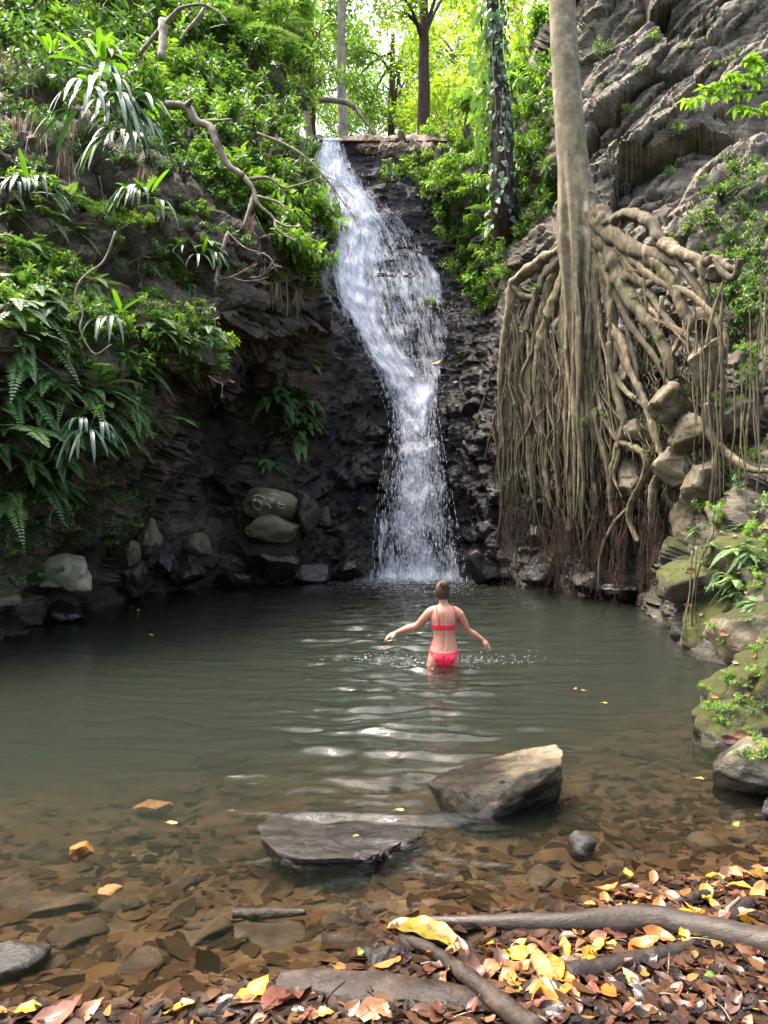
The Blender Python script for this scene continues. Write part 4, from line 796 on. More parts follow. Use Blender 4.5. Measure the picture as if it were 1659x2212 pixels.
branch('hanging_vine', 'pale crooked vine stem climbing through the left fern bank', [([(250, 500), (225, 560), (178, 600), (168, 640), (180, 680), (172, 720), (200, 760), (240, 745)], 9.7, .016, .010)], cat='vine', seed=9)
r_ = np.random.RandomState(44)
for k, (x, y, L) in enumerate([(100, 330, 110), (115, 420, 120), (215, 380, 150), (228, 420, 170), (60, 300, 90), (300, 560, 60), (118, 1050, 90), (335, 600, 70), (140, 470, 130), (490, 560, 60), (640, 620, 80), (618, 600, 90), (560, 520, 70)]):
    Y = surf(x, y, .2)[0][0][1]; root = branch('hanging_root', 'thin dangling root hanging from the left cliff rim', [([(x, y), (x+r_.normal(0, 5), y+L*.4), (x+r_.normal(0, 6), y+L*.75), (x+r_.normal(0, 8), y+L)], Y-.1, .008, .004)], cat='root', seed=60+k); root['group'] = 'dangling roots of the left rim'
# ------------------------------------------------------------------ strangler fig: pale trunk and its roots over the cliff
def rootY(x): return np.interp(x, [1060, 1080, 1150, 1240, 1330, 1420, 1500, 1600, 1700], [15.5, 15.2, 14.7, 13.9, 12.95, 12.0, 11.3, 10.6, 9.9])
def fig():
    TY = 13.75; base = P(1245, 600, TY); root = empty('strangler_fig', base, 'tall pale smooth fig tree with a curtain of roots on the right cliff', 'tree'); r = np.random.RandomState(21)
    pts = np.array([P(x, y, TY) for x, y in ((1210, -160), (1214, 0), (1220, 120), (1229, 250), (1238, 360), (1246, 440), (1252, 520), (1252, 590), (1248, 660), (1244, 730), (1240, 800))])
    rad = np.array([.235, .24, .25, .265, .285, .325, .36, .31, .23, .14, .05])
    V, F = tube(pts, rad, 170, 72, nz=.02, seed=3)
    # buttress ridges fade in near the foot; the foot swells to the right
    zf = np.clip((P(0, 330, TY)[2]-V[:, 2])/1.6, 0, 1); C = catmull(pts, 400); ci = np.abs(C[None, :, 2]-V[:, 2:3]).argmin(1); dv_ = V-C[ci]; th = np.arctan2(dv_[:, 1], dv_[:, 0])
    k = zf*(.15*np.cos(th*8+V[:, 2]*.6)+.08*np.cos(th*13+1-V[:, 2]*.4)+.34*np.clip(np.cos(th-.2), 0, 1)*np.exp(-((zf-.75)/.5)**2))+.03*fbm(V*np.array([4, 4, 1.2]), 3, 6)*zf; V = C[ci]+dv_*(1+k)[:, None]
    rebase(root, mk('trunk', V, F, M['trunk']))
    def W3(pp, dy=0): return np.array([P(a, b_, rootY(a)+dy-(.0 if b_ > 520 else 0)) for a, b_ in pp])
    def rt(pp, r0, r1, dy=0, nm='root', nz=.22, fl=.15, thin=False):
        p3 = W3(pp, dy); s = rootY(pp[0][0])/FPX
        V, F = tube(p3, np.linspace(r0*s, r1*s, 5)*np.array([1, 1.05, 1, 1.02, .6] if not thin else [.15, .8, 1, .9, .3]), max(14, len(pp)*9), 10, flute=fl, nz=nz, seed=r.randint(999)); rebase(root, mk(nm, V, F, M['bark']))
    hand = [([(1290, 455), (1320, 482), (1342, 468), (1371, 463), (1404, 485), (1433, 525), (1461, 546)], 19, 15), ([(1265, 430), (1290, 468), (1315, 500), (1356, 531), (1397, 546), (1435, 560), (1470, 575)], 26, 14),
     ([(1433, 525), (1461, 546), (1498, 561), (1517, 584), (1522, 620)], 19, 12), ([(1280, 480), (1307, 531), (1333, 580), (1356, 636), (1397, 689), (1416, 715), (1446, 775), (1452, 820)], 22, 11),
     ([(1400, 555), (1431, 580), (1461, 625), (1476, 670), (1491, 700), (1488, 730)], 16, 12), ([(1340, 585), (1367, 599), (1397, 614), (1427, 601), (1446, 618)], 11, 9), ([(1345, 560), (1360, 585), (1390, 588), (1425, 580)], 11, 9),
     ([(1222, 530), (1209, 543), (1161, 569), (1123, 599), (1106, 618), (1102, 660), (1093, 708), (1082, 794), (1078, 888), (1084, 970)], 19, 7), ([(1222, 540), (1206, 569), (1176, 603), (1153, 663), (1138, 715), (1123, 760), (1116, 850), (1120, 963), (1116, 1060)], 16, 7),
     ([(1225, 590), (1202, 644), (1183, 693), (1168, 738), (1161, 813), (1170, 925), (1180, 1038), (1190, 1100)], 17, 8), ([(1225, 545), (1190, 610), (1170, 680), (1150, 760), (1140, 860), (1142, 980), (1150, 1080)], 13, 7), ([(1106, 618), (1130, 640), (1170, 642), (1190, 630)], 9, 6),
     ([(1235, 520), (1236, 588), (1240, 738), (1240, 850), (1232, 944), (1236, 1075), (1230, 1150)], 25, 13), ([(1255, 520), (1262, 600), (1270, 750), (1262, 900), (1256, 1050), (1262, 1130)], 20, 9), ([(1225, 560), (1222, 700), (1216, 850), (1204, 980), (1208, 1100)], 17, 8),
     ([(1262, 560), (1281, 685), (1273, 775), (1277, 850), (1296, 944), (1315, 1019), (1320, 1080)], 13, 9), ([(1275, 500), (1292, 560), (1288, 640), (1296, 715), (1282, 800), (1290, 900)], 17, 7), ([(1290, 520), (1318, 600), (1322, 690), (1318, 768)], 16, 10),
     ([(1318, 700), (1348, 748), (1363, 800), (1390, 861), (1405, 910), (1423, 970), (1436, 1000)], 12, 6), ([(1318, 740), (1322, 800), (1333, 850), (1348, 918), (1337, 963), (1322, 1025), (1318, 1074), (1322, 1115)], 13, 10), ([(1296, 880), (1310, 910), (1337, 951), (1382, 974), (1397, 1000), (1386, 1044), (1363, 1089), (1360, 1127), (1378, 1171)], 8, 12),
     ([(1440, 1005), (1412, 1048), (1408, 1100), (1404, 1140)], 13, 8), ([(1360, 630), (1358, 720), (1376, 800), (1378, 880)], 8, 5), ([(1300, 560), (1310, 650), (1330, 720), (1328, 800), (1300, 880)], 9, 6), ([(1430, 640), (1425, 690), (1400, 730), (1380, 700)], 6, 4), ([(1490, 690), (1465, 740), (1450, 770)], 7, 5), ([(1440, 700), (1470, 715), (1500, 718)], 8, 6),
     ([(1395, 620), (1402, 660), (1425, 690), (1420, 720)], 7, 5), ([(1300, 830), (1330, 900), (1345, 960), (1400, 985)], 6, 5), ([(1520, 570), (1545, 560), (1575, 580), (1600, 575)], 12, 8), ([(1524, 545), (1522, 600), (1530, 640)], 9, 7), ([(1320, 510), (1380, 600), (1440, 690), (1500, 765)], 9, 6), ([(1310, 560), (1350, 680), (1420, 780), (1470, 900), (1465, 960)], 9, 5), ([(1345, 540), (1420, 605), (1500, 640), (1560, 715), (1570, 790)], 10, 6), ([(1300, 600), (1340, 760), (1400, 880), (1440, 1010)], 8, 5), ([(1460, 560), (1520, 650), (1540, 750), (1530, 850)], 9, 5), ([(1400, 690), (1440, 700), (1500, 740), (1540, 800)], 7, 4), ([(1290, 700), (1340, 830), (1420, 900), (1500, 1010)], 7, 4)]
    for pp, r0, r1 in hand:
        rt(pp, r0*.88, min(r1*.8, 5+.25*r1), nz=.46)
        if len(pp) > 5:
            for q_ in range(1):   # side roots
                k0 = r.randint(2, len(pp)-2); x0, y0 = pp[k0]; L = r.uniform(90, 260); sx_ = r.normal(0, 22); rt([(x0, y0), (x0+sx_*.6+r.normal(0, 4), y0+L*.25), (x0+sx_+r.normal(0, 5), y0+L*.6), (x0+sx_*1.1+r.normal(0, 6), y0+L)], r.uniform(4, 8), 2, -.05, nz=.3, thin=True)
    for k in range(36):   # straight roots of the curtain
        x0 = r.uniform(1088, 1300) if k < 50 else r.uniform(1300, 1420); y0 = np.interp(x0, [1088, 1130, 1200, 1300, 1420], [690, 660, 600, 620, 760])+r.uniform(-30, 60); y1 = r.uniform(900, 1200) if x0 < 1300 else r.uniform(950, 1120); x1 = x0+r.normal(-6 if x0 < 1180 else 4, 22)
        ys = np.linspace(y0, y1, 6); xs = np.linspace(x0, x1, 6)+r.normal(0, 10, 6); rt(list(zip(xs, ys)), r.uniform(2.5, 7), r.uniform(1.5, 4), r.uniform(-.12, .3), nz=.35, thin=True)
    mb = MB()
    for k in range(300):  # reddish rootlets trailing to the water
        cl = r.choice([1090, 1115, 1140, 1175, 1205, 1215, 1222, 1240, 1265, 1290, 1305, 1330, 1345, 1385, 1405, 1415, 1425]); x0 = cl+r.normal(0, 10); y0 = r.uniform(880, 1120) if cl < 1150 else r.uniform(1040, 1160)
        y1 = np.interp(cl, [1090, 1200, 1300, 1425], [1262, 1290, 1296, 1335])-abs(r.normal(0, 45)); x1 = cl+r.normal(0, 9); m_ = 6; ys = np.linspace(y0, y1, m_); xs = np.linspace(x0, x1, m_)+r.normal(0, 4.5, m_)
        p3 = np.array([P(a, b_, rootY(cl)+dd) for a, b_, dd in zip(xs, ys, r.uniform(-.2, .35)+r.normal(0, .03, m_))]); rr = r.uniform(.003, .0075); mb.add(*tube(p3, [rr, rr*.5], 14, 4, cap=False))
    rebase(root, tag(mb.build('rootlets', M['rootlet']), kind='stuff'))
    for k in range(12):   # roots fused over the foot of the trunk
        x0 = 1216+k*5.2; y0 = r.uniform(500, 660); y1 = r.uniform(1040, 1160); ys = np.linspace(y0, y1, 6); xs = np.linspace(x0, x0+r.normal(0, 10), 6)+r.normal(0, 4, 6); rt(list(zip(xs, ys)), r.uniform(6, 10), r.uniform(2, 4), -.42+.35*abs(k-5.5)/5.5, nz=.3, thin=True)
    mb = MB()
    for k in range(330):  # slender strands filling the curtain
        x0 = r.uniform(1080, 1310); y0 = r.uniform(640, 860); L = r.uniform(160, 380); m_ = 6; xs = x0+r.normal(0, 26)*np.linspace(0, 1, m_)+r.normal(0, 8, m_); ys = y0+L*np.linspace(0, 1, m_); dd = r.uniform(-.16, .42)
        p3 = np.array([P(q1, q2, rootY(q1)+dd) for q1, q2 in zip(xs, ys)]); rr = r.uniform(.004, .010)*r.choice([1, 1, 1.6, 2.2]); V_, F_ = tube(p3, [rr*.3, rr, rr, rr*.4], 22, 5, cap=False, nz=.35, seed=k); mb.add(V_, F_, tint=r.rand())
    rebase(root, tag(mb.build('slender_roots', M['bark']), kind='stuff'))
    mb = MB()
    for k in range(320):  # tangled thin pale roots over the stones
        x0, y0 = r.uniform(1290, 1560), r.uniform(620, 1050); m_ = 5; L = r.uniform(40, 140); a = r.uniform(1.0, 2.2); xs = x0+math.cos(a)*L*np.linspace(0, 1, m_)+r.normal(0, 7, m_); ys = y0+math.sin(a)*L*np.linspace(0, 1, m_)+r.normal(0, 6, m_)
        p3 = np.array([P(q1, q2, rootY(q1)+.22+dd) for q1, q2, dd in zip(xs, ys, r.normal(0, .06, m_))]); rr = r.uniform(.005, .016); V_, F_ = tube(p3, [rr, rr*.6], 16, 5, cap=False, nz=.3); mb.add(V_, F_, tint=r.rand())
    rebase(root, tag(mb.build('thin_roots', M['bark']), kind='stuff'))
fig()
def stem(label, pp, r0, r1, dy=-.25, mt='bark', nm='vine', grp=None):
    p3 = np.array([P(a, b_, rootY(a)+dy) for a, b_ in pp]); s = p3[0][1]/FPX; o = empty(nm, p3[0], label, 'vine', grp)
    rebase(o, mk('stem', *tube(p3, np.linspace(r0*s, r1*s, 4)*np.array([.25 if r0 < 6 else 1, 1, 1, .4]), max(16, len(pp)*9), 8, nz=.2, seed=int(pp[0][0])), M[mt])); return o
stem('thick pale vine curving out to the right edge beside the hanging stones', [(1528, 872), (1527, 920), (1551, 962), (1592, 997), (1629, 1016), (1700, 1014)], 10, 9)
stem('long straight pale stem hanging right of the fig roots', [(1562, 600), (1558, 738), (1562, 850), (1551, 963), (1536, 1075), (1530, 1120)], 5, 6)
stem('slanting pale stem behind the straight hanging stem', [(1560, 610), (1540, 680), (1528, 740), (1525, 800)], 5, 4)
stem('hooked pale root stump above the mossy bank right of the fig', [(1600, 560), (1585, 600), (1562, 590), (1540, 560)], 9, 7)
r_ = np.random.RandomState(31)
for k in range(26):
    x = r_.uniform(1500, 1659); y = r_.uniform(560, 860); L = r_.uniform(120, 420); m_ = 6; xs = x+np.cumsum(r_.normal(0, 4, m_)); ys = np.linspace(y, y+L, m_)
    stem('thin pale vine hanging down the right earth bank', list(zip(xs, ys)), r_.uniform(1.3, 3.2), 1.2, r_.uniform(-.6, -.1), nm='vine', grp='thin vines of the right bank')
for k, pp in enumerate(([(1495, 1190), (1490, 1280), (1480, 1340), (1485, 1390)], [(1505, 1180), (1500, 1260), (1492, 1330), (1500, 1395)], [(1540, 1150), (1510, 1230), (1502, 1320), (1515, 1410)], [(1520, 1190), (1495, 1300), (1500, 1380), (1508, 1412)])):
    p3 = np.array([P(a, b_, 8.7-.0*k) for a, b_ in pp]); o = empty('hanging_root', p3[0], 'thin root trailing from the mossy bank into the pool at the right', 'root', 'roots trailing from the mossy bank'); rebase(o, mk('strand', *tube(p3, [.012, .008, .005], 24, 5), M['bark']))

# ------------------------------------------------------------------ boulders
def rock(name, label, loc, size, mt, seed, rotz=0, facets=11, sub=5, wetline=None, rough=.13, group=None, mossv=0., cut=(.45, .85), flat=None):
    r = np.random.RandomState(seed); bm = bmesh.new(); bmesh.ops.create_icosphere(bm, subdivisions=sub, radius=1); V = np.array([v.co for v in bm.verts]); F = np.array([[v.index for v in f.verts] for f in bm.faces]); bm.free()
    for d in rdir(facets, r):
        h = r.uniform(*cut); k = V@d; over = np.maximum(0, k-h); V = V-d*(over*.93)[:, None]
    if flat: V[:, 2] = np.where(V[:, 2] > flat, flat+(V[:, 2]-flat)*.15, V[:, 2])
    V = V*(1+.30*fbm(V*.9+seed*3.1, 2, seed+7))[:, None]; V = V-(V.max(0)+V.min(0))/2; V = V/np.abs(V).max(0); nn_ = nrm(V); V = V*np.asarray(size); q = V/np.mean(size)
    V = V+nn_*((fbm(q*1.3+seed, 3, seed)*rough+blocky(q*2.2+seed, seed+1, crack=.2)*rough*.35+fbm(q*7, 3, seed+2)*rough*.18)*np.mean(size))[:, None]
    c, s = math.cos(rotz), math.sin(rotz); V = np.stack([V[:, 0]*c-V[:, 1]*s, V[:, 0]*s+V[:, 1]*c, V[:, 2]], 1); loc = np.asarray(loc, float)
    wz = np.zeros(len(V)) if wetline is None else 1-sstep(V[:, 2]+loc[2]+.03*fbm(q*3, 3, 5), wetline-.03, wetline+.05)
    o = mk(name, V, F, M[mt], attrs={'wet': wz, 'moss': np.full(len(V), mossv)}); o.location = loc; tag(o, label, 'rock', group); return o
def rk(label, x, y, rx, rz, mt, seed, Y=None, ry=None, sink=.0, name='boulder', **kw):
    """boulder seen centred at (x,y) with half sizes rx, rz given as seen there"""
    Y = Y or surf(x, y, 0, True)[0][0][1]-sink; s = Y/FPX; return rock(name, label, P(x, y, Y), (rx*s, (ry or (rx+rz)/2)*s, rz*s), mt, seed, **kw)
rk('large pale boulder with a mossy top on the left bank', 143, 1238, 68, 46, 'paleboulder', 3, 11.0, wetline=.25, mossv=.1, facets=6)
rk('dark wet boulder at the water under the large pale boulder', 140, 1324, 46, 24, 'darkboulder', 4, 10.9, wetline=.5)
rk('small pale stone at the left edge of the photo near the water', 2, 1300, 12, 17, 'boulder', 5, 9.4)
rk('round dark boulder with a pale side below the cave', 322, 1168, 26, 46, 'boulder', 6, 13.6, wetline=1.0)
rk('upright brown boulder at the waterline below the fern bank', 296, 1250, 22, 42, 'darkboulder', 7, 13.2, wetline=.5)
rk('small knobbly pale rock on the left bank', 285, 1196, 18, 30, 'boulder', 8, 13.0)
rk('pale mossy boulder at the back of the dark cave mouth', 425, 1178, 30, 30, 'boulder', 9, 15.4, mossv=.1)
rk('dark rounded boulder at the water below the cave mouth', 400, 1232, 46, 34, 'darkboulder', 10, 15.0, wetline=.8)
rk('small dark boulder beside the cave mouth boulders', 360, 1215, 24, 26, 'darkboulder', 12, 14.6, wetline=.8)
rk('grey upright boulder beside the cracked boulder', 662, 1105, 30, 46, 'darkboulder', 13, 16.6)
rk('small dark rock right of the grey upright boulder', 696, 1118, 22, 26, 'darkboulder', 14, 16.8, wetline=9)
rk('dark slab rock in the water left of the waterfall foot', 505, 1252, 42, 20, 'darkboulder', 15, 15.9, wetline=9)
rk('dark wet rock mound at the pool rim left of the fall', 590, 1226, 60, 32, 'darkboulder', 16, 16.2, wetline=9)
rk('shiny wet rock at the pool rim near the waterfall foot', 672, 1240, 46, 24, 'darkboulder', 17, 16.6, wetline=9)
rk('small wet rock touching the left side of the waterfall foot', 745, 1235, 40, 26, 'darkboulder', 18, 17.0, wetline=9)
rk('big black wet boulder at the right foot of the waterfall', 1040, 1222, 40, 40, 'darkboulder', 19, 16.6, wetline=9, ry=40)
rk('round grey boulder behind the left fig roots', 1160, 1160, 26, 26, 'darkboulder', 20, 15.6)
for k, (x, y, rx, rz, lb) in enumerate(((1165, 1235, 40, 34, 'wet black rock at the waterline under the left roots'), (1270, 1262, 40, 26, 'wet black rock at the waterline under the middle roots'), (1345, 1280, 48, 26, 'wet black rock lying in the water under the right roots'), (1410, 1300, 30, 30, 'dark rock in the hollow beside the right roots'))):
    rk(lb, x, y, rx, rz, 'darkboulder', 30+k, float(rootY(x))+.35, wetline=9)
for k, (x, y, rx, rz, mt, lb, dy) in enumerate(((1441, 872, 42, 46, 'boulder', 'pointed grey block jutting out between the fig roots', -.15), (1520, 790, 44, 56, 'boulder', 'tall grey boulder right of the diagonal root', -.1), (1494, 935, 40, 48, 'boulder', 'brown block under the pointed grey block', .05), (1410, 640, 30, 22, 'darkboulder', 'dark stone behind the root loop', .35),
    (1365, 800, 50, 60, 'boulder', 'grey slab behind the central right roots', .5), (1365, 1035, 38, 46, 'boulder', 'mossy grey block behind the lower right roots', .35), (1380, 940, 44, 34, 'boulder', 'brown stone above the mossy grey block', .45), (1515, 1050, 40, 60, 'boulder', 'slanting brown block above the dark hollow', .0),
    (1450, 1010, 42, 44, 'boulder', 'mossy brown rock right of the hooked root', .15), (1400, 730, 34, 34, 'boulder', 'grey stone between crossing roots', .5), (1555, 585, 30, 24, 'mossrock', 'mossy stone at the top of the right bank', .1), (1590, 900, 40, 40, 'mossrock', 'brown rock behind the hanging stems', .2), (1475, 1150, 26, 70, 'boulder', 'grey upright rock at the right side of the dark hollow', .3))):
    rk(lb, x, y, rx, rz, mt, 50+k, float(rootY(x))+dy, facets=11, cut=(.45, .8))
rk('mossy ledge overhanging the pool at the right', 1520, 1255, 84, 72, 'mossrock', 71, 9.2, mossv=.45, ry=100, facets=5, rough=.2); rk('lower mossy ledge over the pool under the first', 1528, 1340, 66, 70, 'mossrock', 72, 8.9, mossv=.45, ry=90, facets=5, rough=.2)
rk('mossy knob of rock above the right bank ledge', 1610, 1230, 90, 70, 'mossrock', 73, 8.9, mossv=.4, ry=90, facets=5, rough=.2)
rk('grey boulder with moss on the right bank below the ferns', 1632, 1375, 96, 70, 'boulder', 74, 6.7, mossv=.35, ry=110, wetline=.15, facets=5); rk('big rounded mossy boulder filling the right bank', 1665, 1520, 150, 150, 'mossrock', 75, 5.6, mossv=.5, ry=150, wetline=.12, rough=.26, facets=4)
rk('lower bulge of mossy rock at the right water edge', 1592, 1590, 84, 74, 'mossrock', 76, 5.35, mossv=.3, ry=100, wetline=.12, rough=.22, facets=4)
rk('smooth grey rock at the right edge before the mossy boulder', 1650, 1668, 108, 72, 'boulder', 77, 4.3, ry=100, wetline=.17, rough=.09, mossv=-.4); rk('dark stone at the right edge in shallow water', 1664, 1752, 26, 26, 'darkboulder', 78, 3.75, wetline=9)
# cracked boulder with the white scrawl
def cracked():
    Y = 16.2; s = Y/FPX; root = empty('cracked_boulder', P(585, 1130, Y), 'round brown boulder split across the middle with white scrawl on its top half', 'boulder')
    a = rock('upper_half', None, (0, 0, .43), (58*s, 50*s, 36*s), 'boulder', 91, facets=6, cut=(.7, .95), rough=.06, mossv=.22); b_ = rock('lower_half', None, (.02, .02, -.10), (58*s, 48*s, 34*s), 'boulder', 92, facets=6, cut=(.7, .95), rough=.06, mossv=-.1)
    for o in (a, b_): o.parent = root; del o['category']
    dg = bpy.context.evaluated_depsgraph_get(); inv = a.matrix_local
    strokes = [[(-26, 8), (-32, 0), (-31, -9), (-23, -15), (-14, -12), (-12, -4), (-18, 4), (-28, 3)], [(-32, 13), (-22, 15), (-12, 12), (-4, 8)], [(4, 10), (10, 4), (14, 10)], [(0, 17), (12, 18), (22, 14)], [(26, 2), (20, -6), (26, -12), (34, -10)], [(2, -4), (6, -10), (4, -14)], [(24, -4), (34, -5)]]
    mb = MB(); me = a.data; co = np.array([v.co for v in me.vertices])
    for st in strokes:
        C = catmull([(x, y, 0) for x, y in st], 26); pts = []
        for x, y, _ in C:
            X, Z = x*s, y*s+.02; k = np.argmin((co[:, 0]-X)**2+(co[:, 2]-Z)**2+np.where(co[:, 1] > 0, 99, 0)); pts.append((X, co[k, 1]-.008, Z))
        mb.add(*tube(np.array(pts), .011, 30, 4, nz=.5))
    o = mb.build('scrawl', plain('chalk_white', (.62, .58, .46), .9), root); o.location = (0, 0, .43); o.rotation_euler = (0, 0, 0)
cracked()
# ------------------------------------------------------------------ stones in the pool
def hull_rock(name, label, pts, mt, seed, wetf, amp=.02, cuts=5, cat='rock', bev=.02):
    bm = bmesh.new(); [bm.verts.new([float(c) for c in p]) for p in pts]; bmesh.ops.convex_hull(bm, input=bm.verts); bmesh.ops.delete(bm, geom=[v for v in bm.verts if not v.link_faces], context='VERTS')
    bmesh.ops.bevel(bm, geom=list(bm.edges), offset=bev, segments=2, profile=.6, affect='EDGES'); bmesh.ops.triangulate(bm, faces=bm.faces)
    for k in range(cuts):
        le = [e for e in bm.edges if e.calc_length() > .028]
        if not le: break
        bmesh.ops.subdivide_edges(bm, edges=le, cuts=1); bmesh.ops.triangulate(bm, faces=[f for f in bm.faces if len(f.verts) > 3])
    bm.normal_update(); V = np.array([v.co for v in bm.verts]); N = np.array([v.normal for v in bm.verts]); F = np.array([[v.index for v in f.verts] for f in bm.faces]); bm.free()
    V = V+N*(fbm(V*4+seed, 3, seed)*amp+blocky(V*np.array([9, 9, 16])+seed, seed+1, crack=.3)*amp*.35+fbm(V*30, 3, seed+2)*amp*.2)[:, None]
    c = V.mean(0); o = mk(name, V-c, F, M[mt], smooth=True, attrs={'wet': np.clip(wetf(V), 0, 1), 'moss': np.zeros(len(V))}); o.location = c; return tag(o, label, cat)
A = [P(925, 1692, 4.36), P(1000, 1642, 4.72), P(1110, 1622, 4.78), P(1203, 1607, 4.62), P(1219, 1626, 4.32), P(1212, 1652, 4.12), P(1120, 1672, 4.02), P(1010, 1712, 3.98)]
lowA = [np.array([0.66+(p[0]-.66)*.7, 4.42+(p[1]-4.4)*.55, -.3]) for i, p in enumerate(A)]
hull_rock('pool_rock', 'big angular rock standing in the shallows with a pale dry right end', A+lowA+[PW(1005, 1765, -.02), PW(1055, 1775, -.02), PW(1214, 1722, -.02)], 'slab', 5, lambda V: np.maximum(1-sstep(V[:, 2]+.10*fbm(V*5, 3, 4), .07, .13), 1-sstep(V[:, 0]+.10*fbm(V*5, 3, 9)+(V[:, 1]-4.2)*-.25+.12*fbm(V*11, 3, 19), .50, 1.0)), .022, bev=.012)
Bp = [P(552, 1772, 3.86), P(585, 1756, 4.0), P(700, 1751, 4.02), P(800, 1757, 3.98), P(928, 1771, 3.86), P(898, 1798, 3.66), P(832, 1826, 3.45), P(815, 1838, 3.38), P(650, 1840, 3.38), P(600, 1826, 3.46), P(565, 1798, 3.63)]
lowB = [np.array([-.2+(p[0]+.2)*.99, 3.66+(p[1]-3.66)*.98, -.012]) for p in Bp]+[np.array([-.2+(p[0]+.2)*.75, 3.72+(p[1]-3.66)*.6, -.14]) for p in Bp]
hull_rock('flat_pool_rock', 'flat wet dark rock slab lying in the shallows left of the big angular rock', Bp+lowB, 'wetslab', 8, lambda V: np.ones(len(V))*.9, .024, bev=.008).location.z -= .03
LP = [P(742, 297, 22.6), P(960, 295, 22.6), P(742, 303, 21.2), P(800, 312, 20.95), P(868, 324, 20.8), P(930, 318, 20.8), P(968, 305, 21.2), P(765, 326, 21.2), P(868, 350, 20.95), P(940, 336, 21.0)]
M['ledge'] = rock_mat('ledge_rock', (.12, .08, .05), (.27, .19, .13), (.42, .33, .24), rough=.8, moss=-.2, bsc=(.5, .5, 4), dist=.04)
hull_rock('rock_ledge', 'low flat brown rock ledge beside the lip of the waterfall', LP, 'ledge', 81, lambda V: (1-sstep(V[:, 2], 11.55, 11.85))*.9, .17, bev=.05)
def prk(label, x, y, rx, ry, rz, mt, seed, z=.0, name='stone', **kw):
    p = PW(x, y, z); s = p[1]/FPX; o = rock(name, label, p, (rx*s, ry*s, rz*s), mt, seed, sub=4, **kw); o['category'] = 'stone'; return o
prk('small half sunken grey stone with white water around it right of the big rock', 1258, 1832, 28, 30, 34, 'darkboulder', 101, -.02, wetline=.03)
prk('bright orange stone under the shallow water at the left', 178, 1838, 26, 26, 18, 'orange', 102, -.06)
prk('large dark stone breaking the surface at the lower left edge', 20, 2075, 80, 70, 30, 'darkboulder', 103, -.02, wetline=9)
prk('rough black wet stone at the pool edge beside the yellow leaf blade', 822, 2085, 52, 62, 40, 'darkboulder', 104, .0, wetline=9)
for k, (x, y, rx, ry, mt, lb) in enumerate(((330, 1742, 42, 26, 'orange', 'flat pinkish brown stone under the water in the middle left'), (415, 1732, 18, 20, 'stone', 'small greenish stone next to the flat pinkish stone'), (300, 1800, 40, 22, 'stone', 'pale speckled stone under water right of the orange stone'), (480, 1640, 74, 36, 'stone', 'long pale sunken stone far out in the pool'),
    (232, 1930, 30, 26, 'orange', 'brown orange sunken stone at the lower left'), (410, 1925, 22, 26, 'orange', 'small orange sunken stone below the flat slab'), (260, 1970, 44, 40, 'stone', 'sunken stone with a ringed surface at the lower left'), (255, 2020, 44, 34, 'stone', 'round brown sunken stone below the ringed one'),
    (110, 1965, 110, 60, 'stone', 'widest flat sunken slab at the left'), (90, 1850, 50, 30, 'stone', 'grey sunken slab left of the orange stone'), (590, 2030, 90, 60, 'stone', 'broad sunken slab in the shallows above the bark slab'), (470, 1990, 34, 28, 'stone', 'sunken brown stone left of the broad slab'), (545, 1850, 36, 30, 'stone', 'sunken brown stone beside the tip of the flat slab'), (570, 1868, 30, 16, 'stone', 'small sunken stone under the tip of the flat slab'))):
    z = float(bed_z(np.array([PW(x, y, -.15)[0]]), np.array([PW(x, y, -.15)[1]]), False)[0]); prk(lb, x, y, rx, ry, min(rx, ry)*.55, mt, 110+k, z-.008)
r_ = np.random.RandomState(77); base_st = [rock('stone', None, (0, 0, -50), (.075, .06, .028), 'stone', 140+k, sub=3) for k in range(5)]; PARK += base_st
for k in range(110):
    x = r_.uniform(-2.6, 2.4); y = shore_y(x)+abs(r_.normal(0, 1.3))+.12; z = bed_z(np.array([x]), np.array([y]))[0]
    o = dup(base_st[k % 5], (x, y, z-.006), (r_.normal(0, .12), r_.normal(0, .12), r_.uniform(0, 6.28)), min(2.6, math.exp(r_.normal(-.25, .6))), 'brown stone on the leaf covered bed of the shallow pool', 'stones on the pool bed'); o['category'] = 'stone'

# ------------------------------------------------------------------ leaves on the shore and under water
def lmat(name, c, var=.35, rough=.35):
    m, t, b, o = mat(name); v = coord(t); oi = nd(t, 'ObjectInfo'); n = noise(t, v, 22, 5, .65); n2 = noise(t, v, 140, 3, .6)
    cc = mix(t, 1., c, ramp(t, n, [(.25, (1-var, 1-var*1.15, 1-var)), (.7, (1+var, 1+var*.9, 1+var*.6))]), 'MULTIPLY'); cc = mix(t, .8, cc, ramp(t, oi.outputs['Random'], [(0, (.65, .62, .6)), (1, (1.2, 1.2, 1.15))]), 'MULTIPLY')
    cc = mix(t, ramp(t, n2, [(.66, (0, 0, 0)), (.72, (.7, .7, .7))]), cc, (.06, .03, .012))
    t.links.new(cc, b.inputs['Base Color']); b.inputs['Roughness'].default_value = rough; bump(t, n, b, .5, .004)
    tr = nd(t, 'BsdfTranslucent'); t.links.new(cc, tr.inputs[0]); ms = nd(t, 'MixShader'); ms.inputs[0].default_value = .15; t.links.new(b.outputs[0], ms.inputs[1]); t.links.new(tr.outputs[0], ms.inputs[2]); t.links.new(ms.outputs[0], o.inputs[0]); return m
LM = {'yellow': lmat('yellow_leaf', (.46, .29, .028)), 'orange': lmat('orange_leaf', (.42, .16, .03)), 'tan': lmat('tan_leaf', (.24, .12, .055)), 'brown': lmat('brown_leaf', (.09, .042, .022)), 'reddish brown': lmat('red_brown_leaf', (.15, .06, .04)), 'dark': lmat('dark_leaf', (.03, .02, .017), rough=.28), 'green': lmat('green_leaf', (.13, .26, .03)), 'pale green': lmat('pale_green_leaf', (.42, .46, .13))}
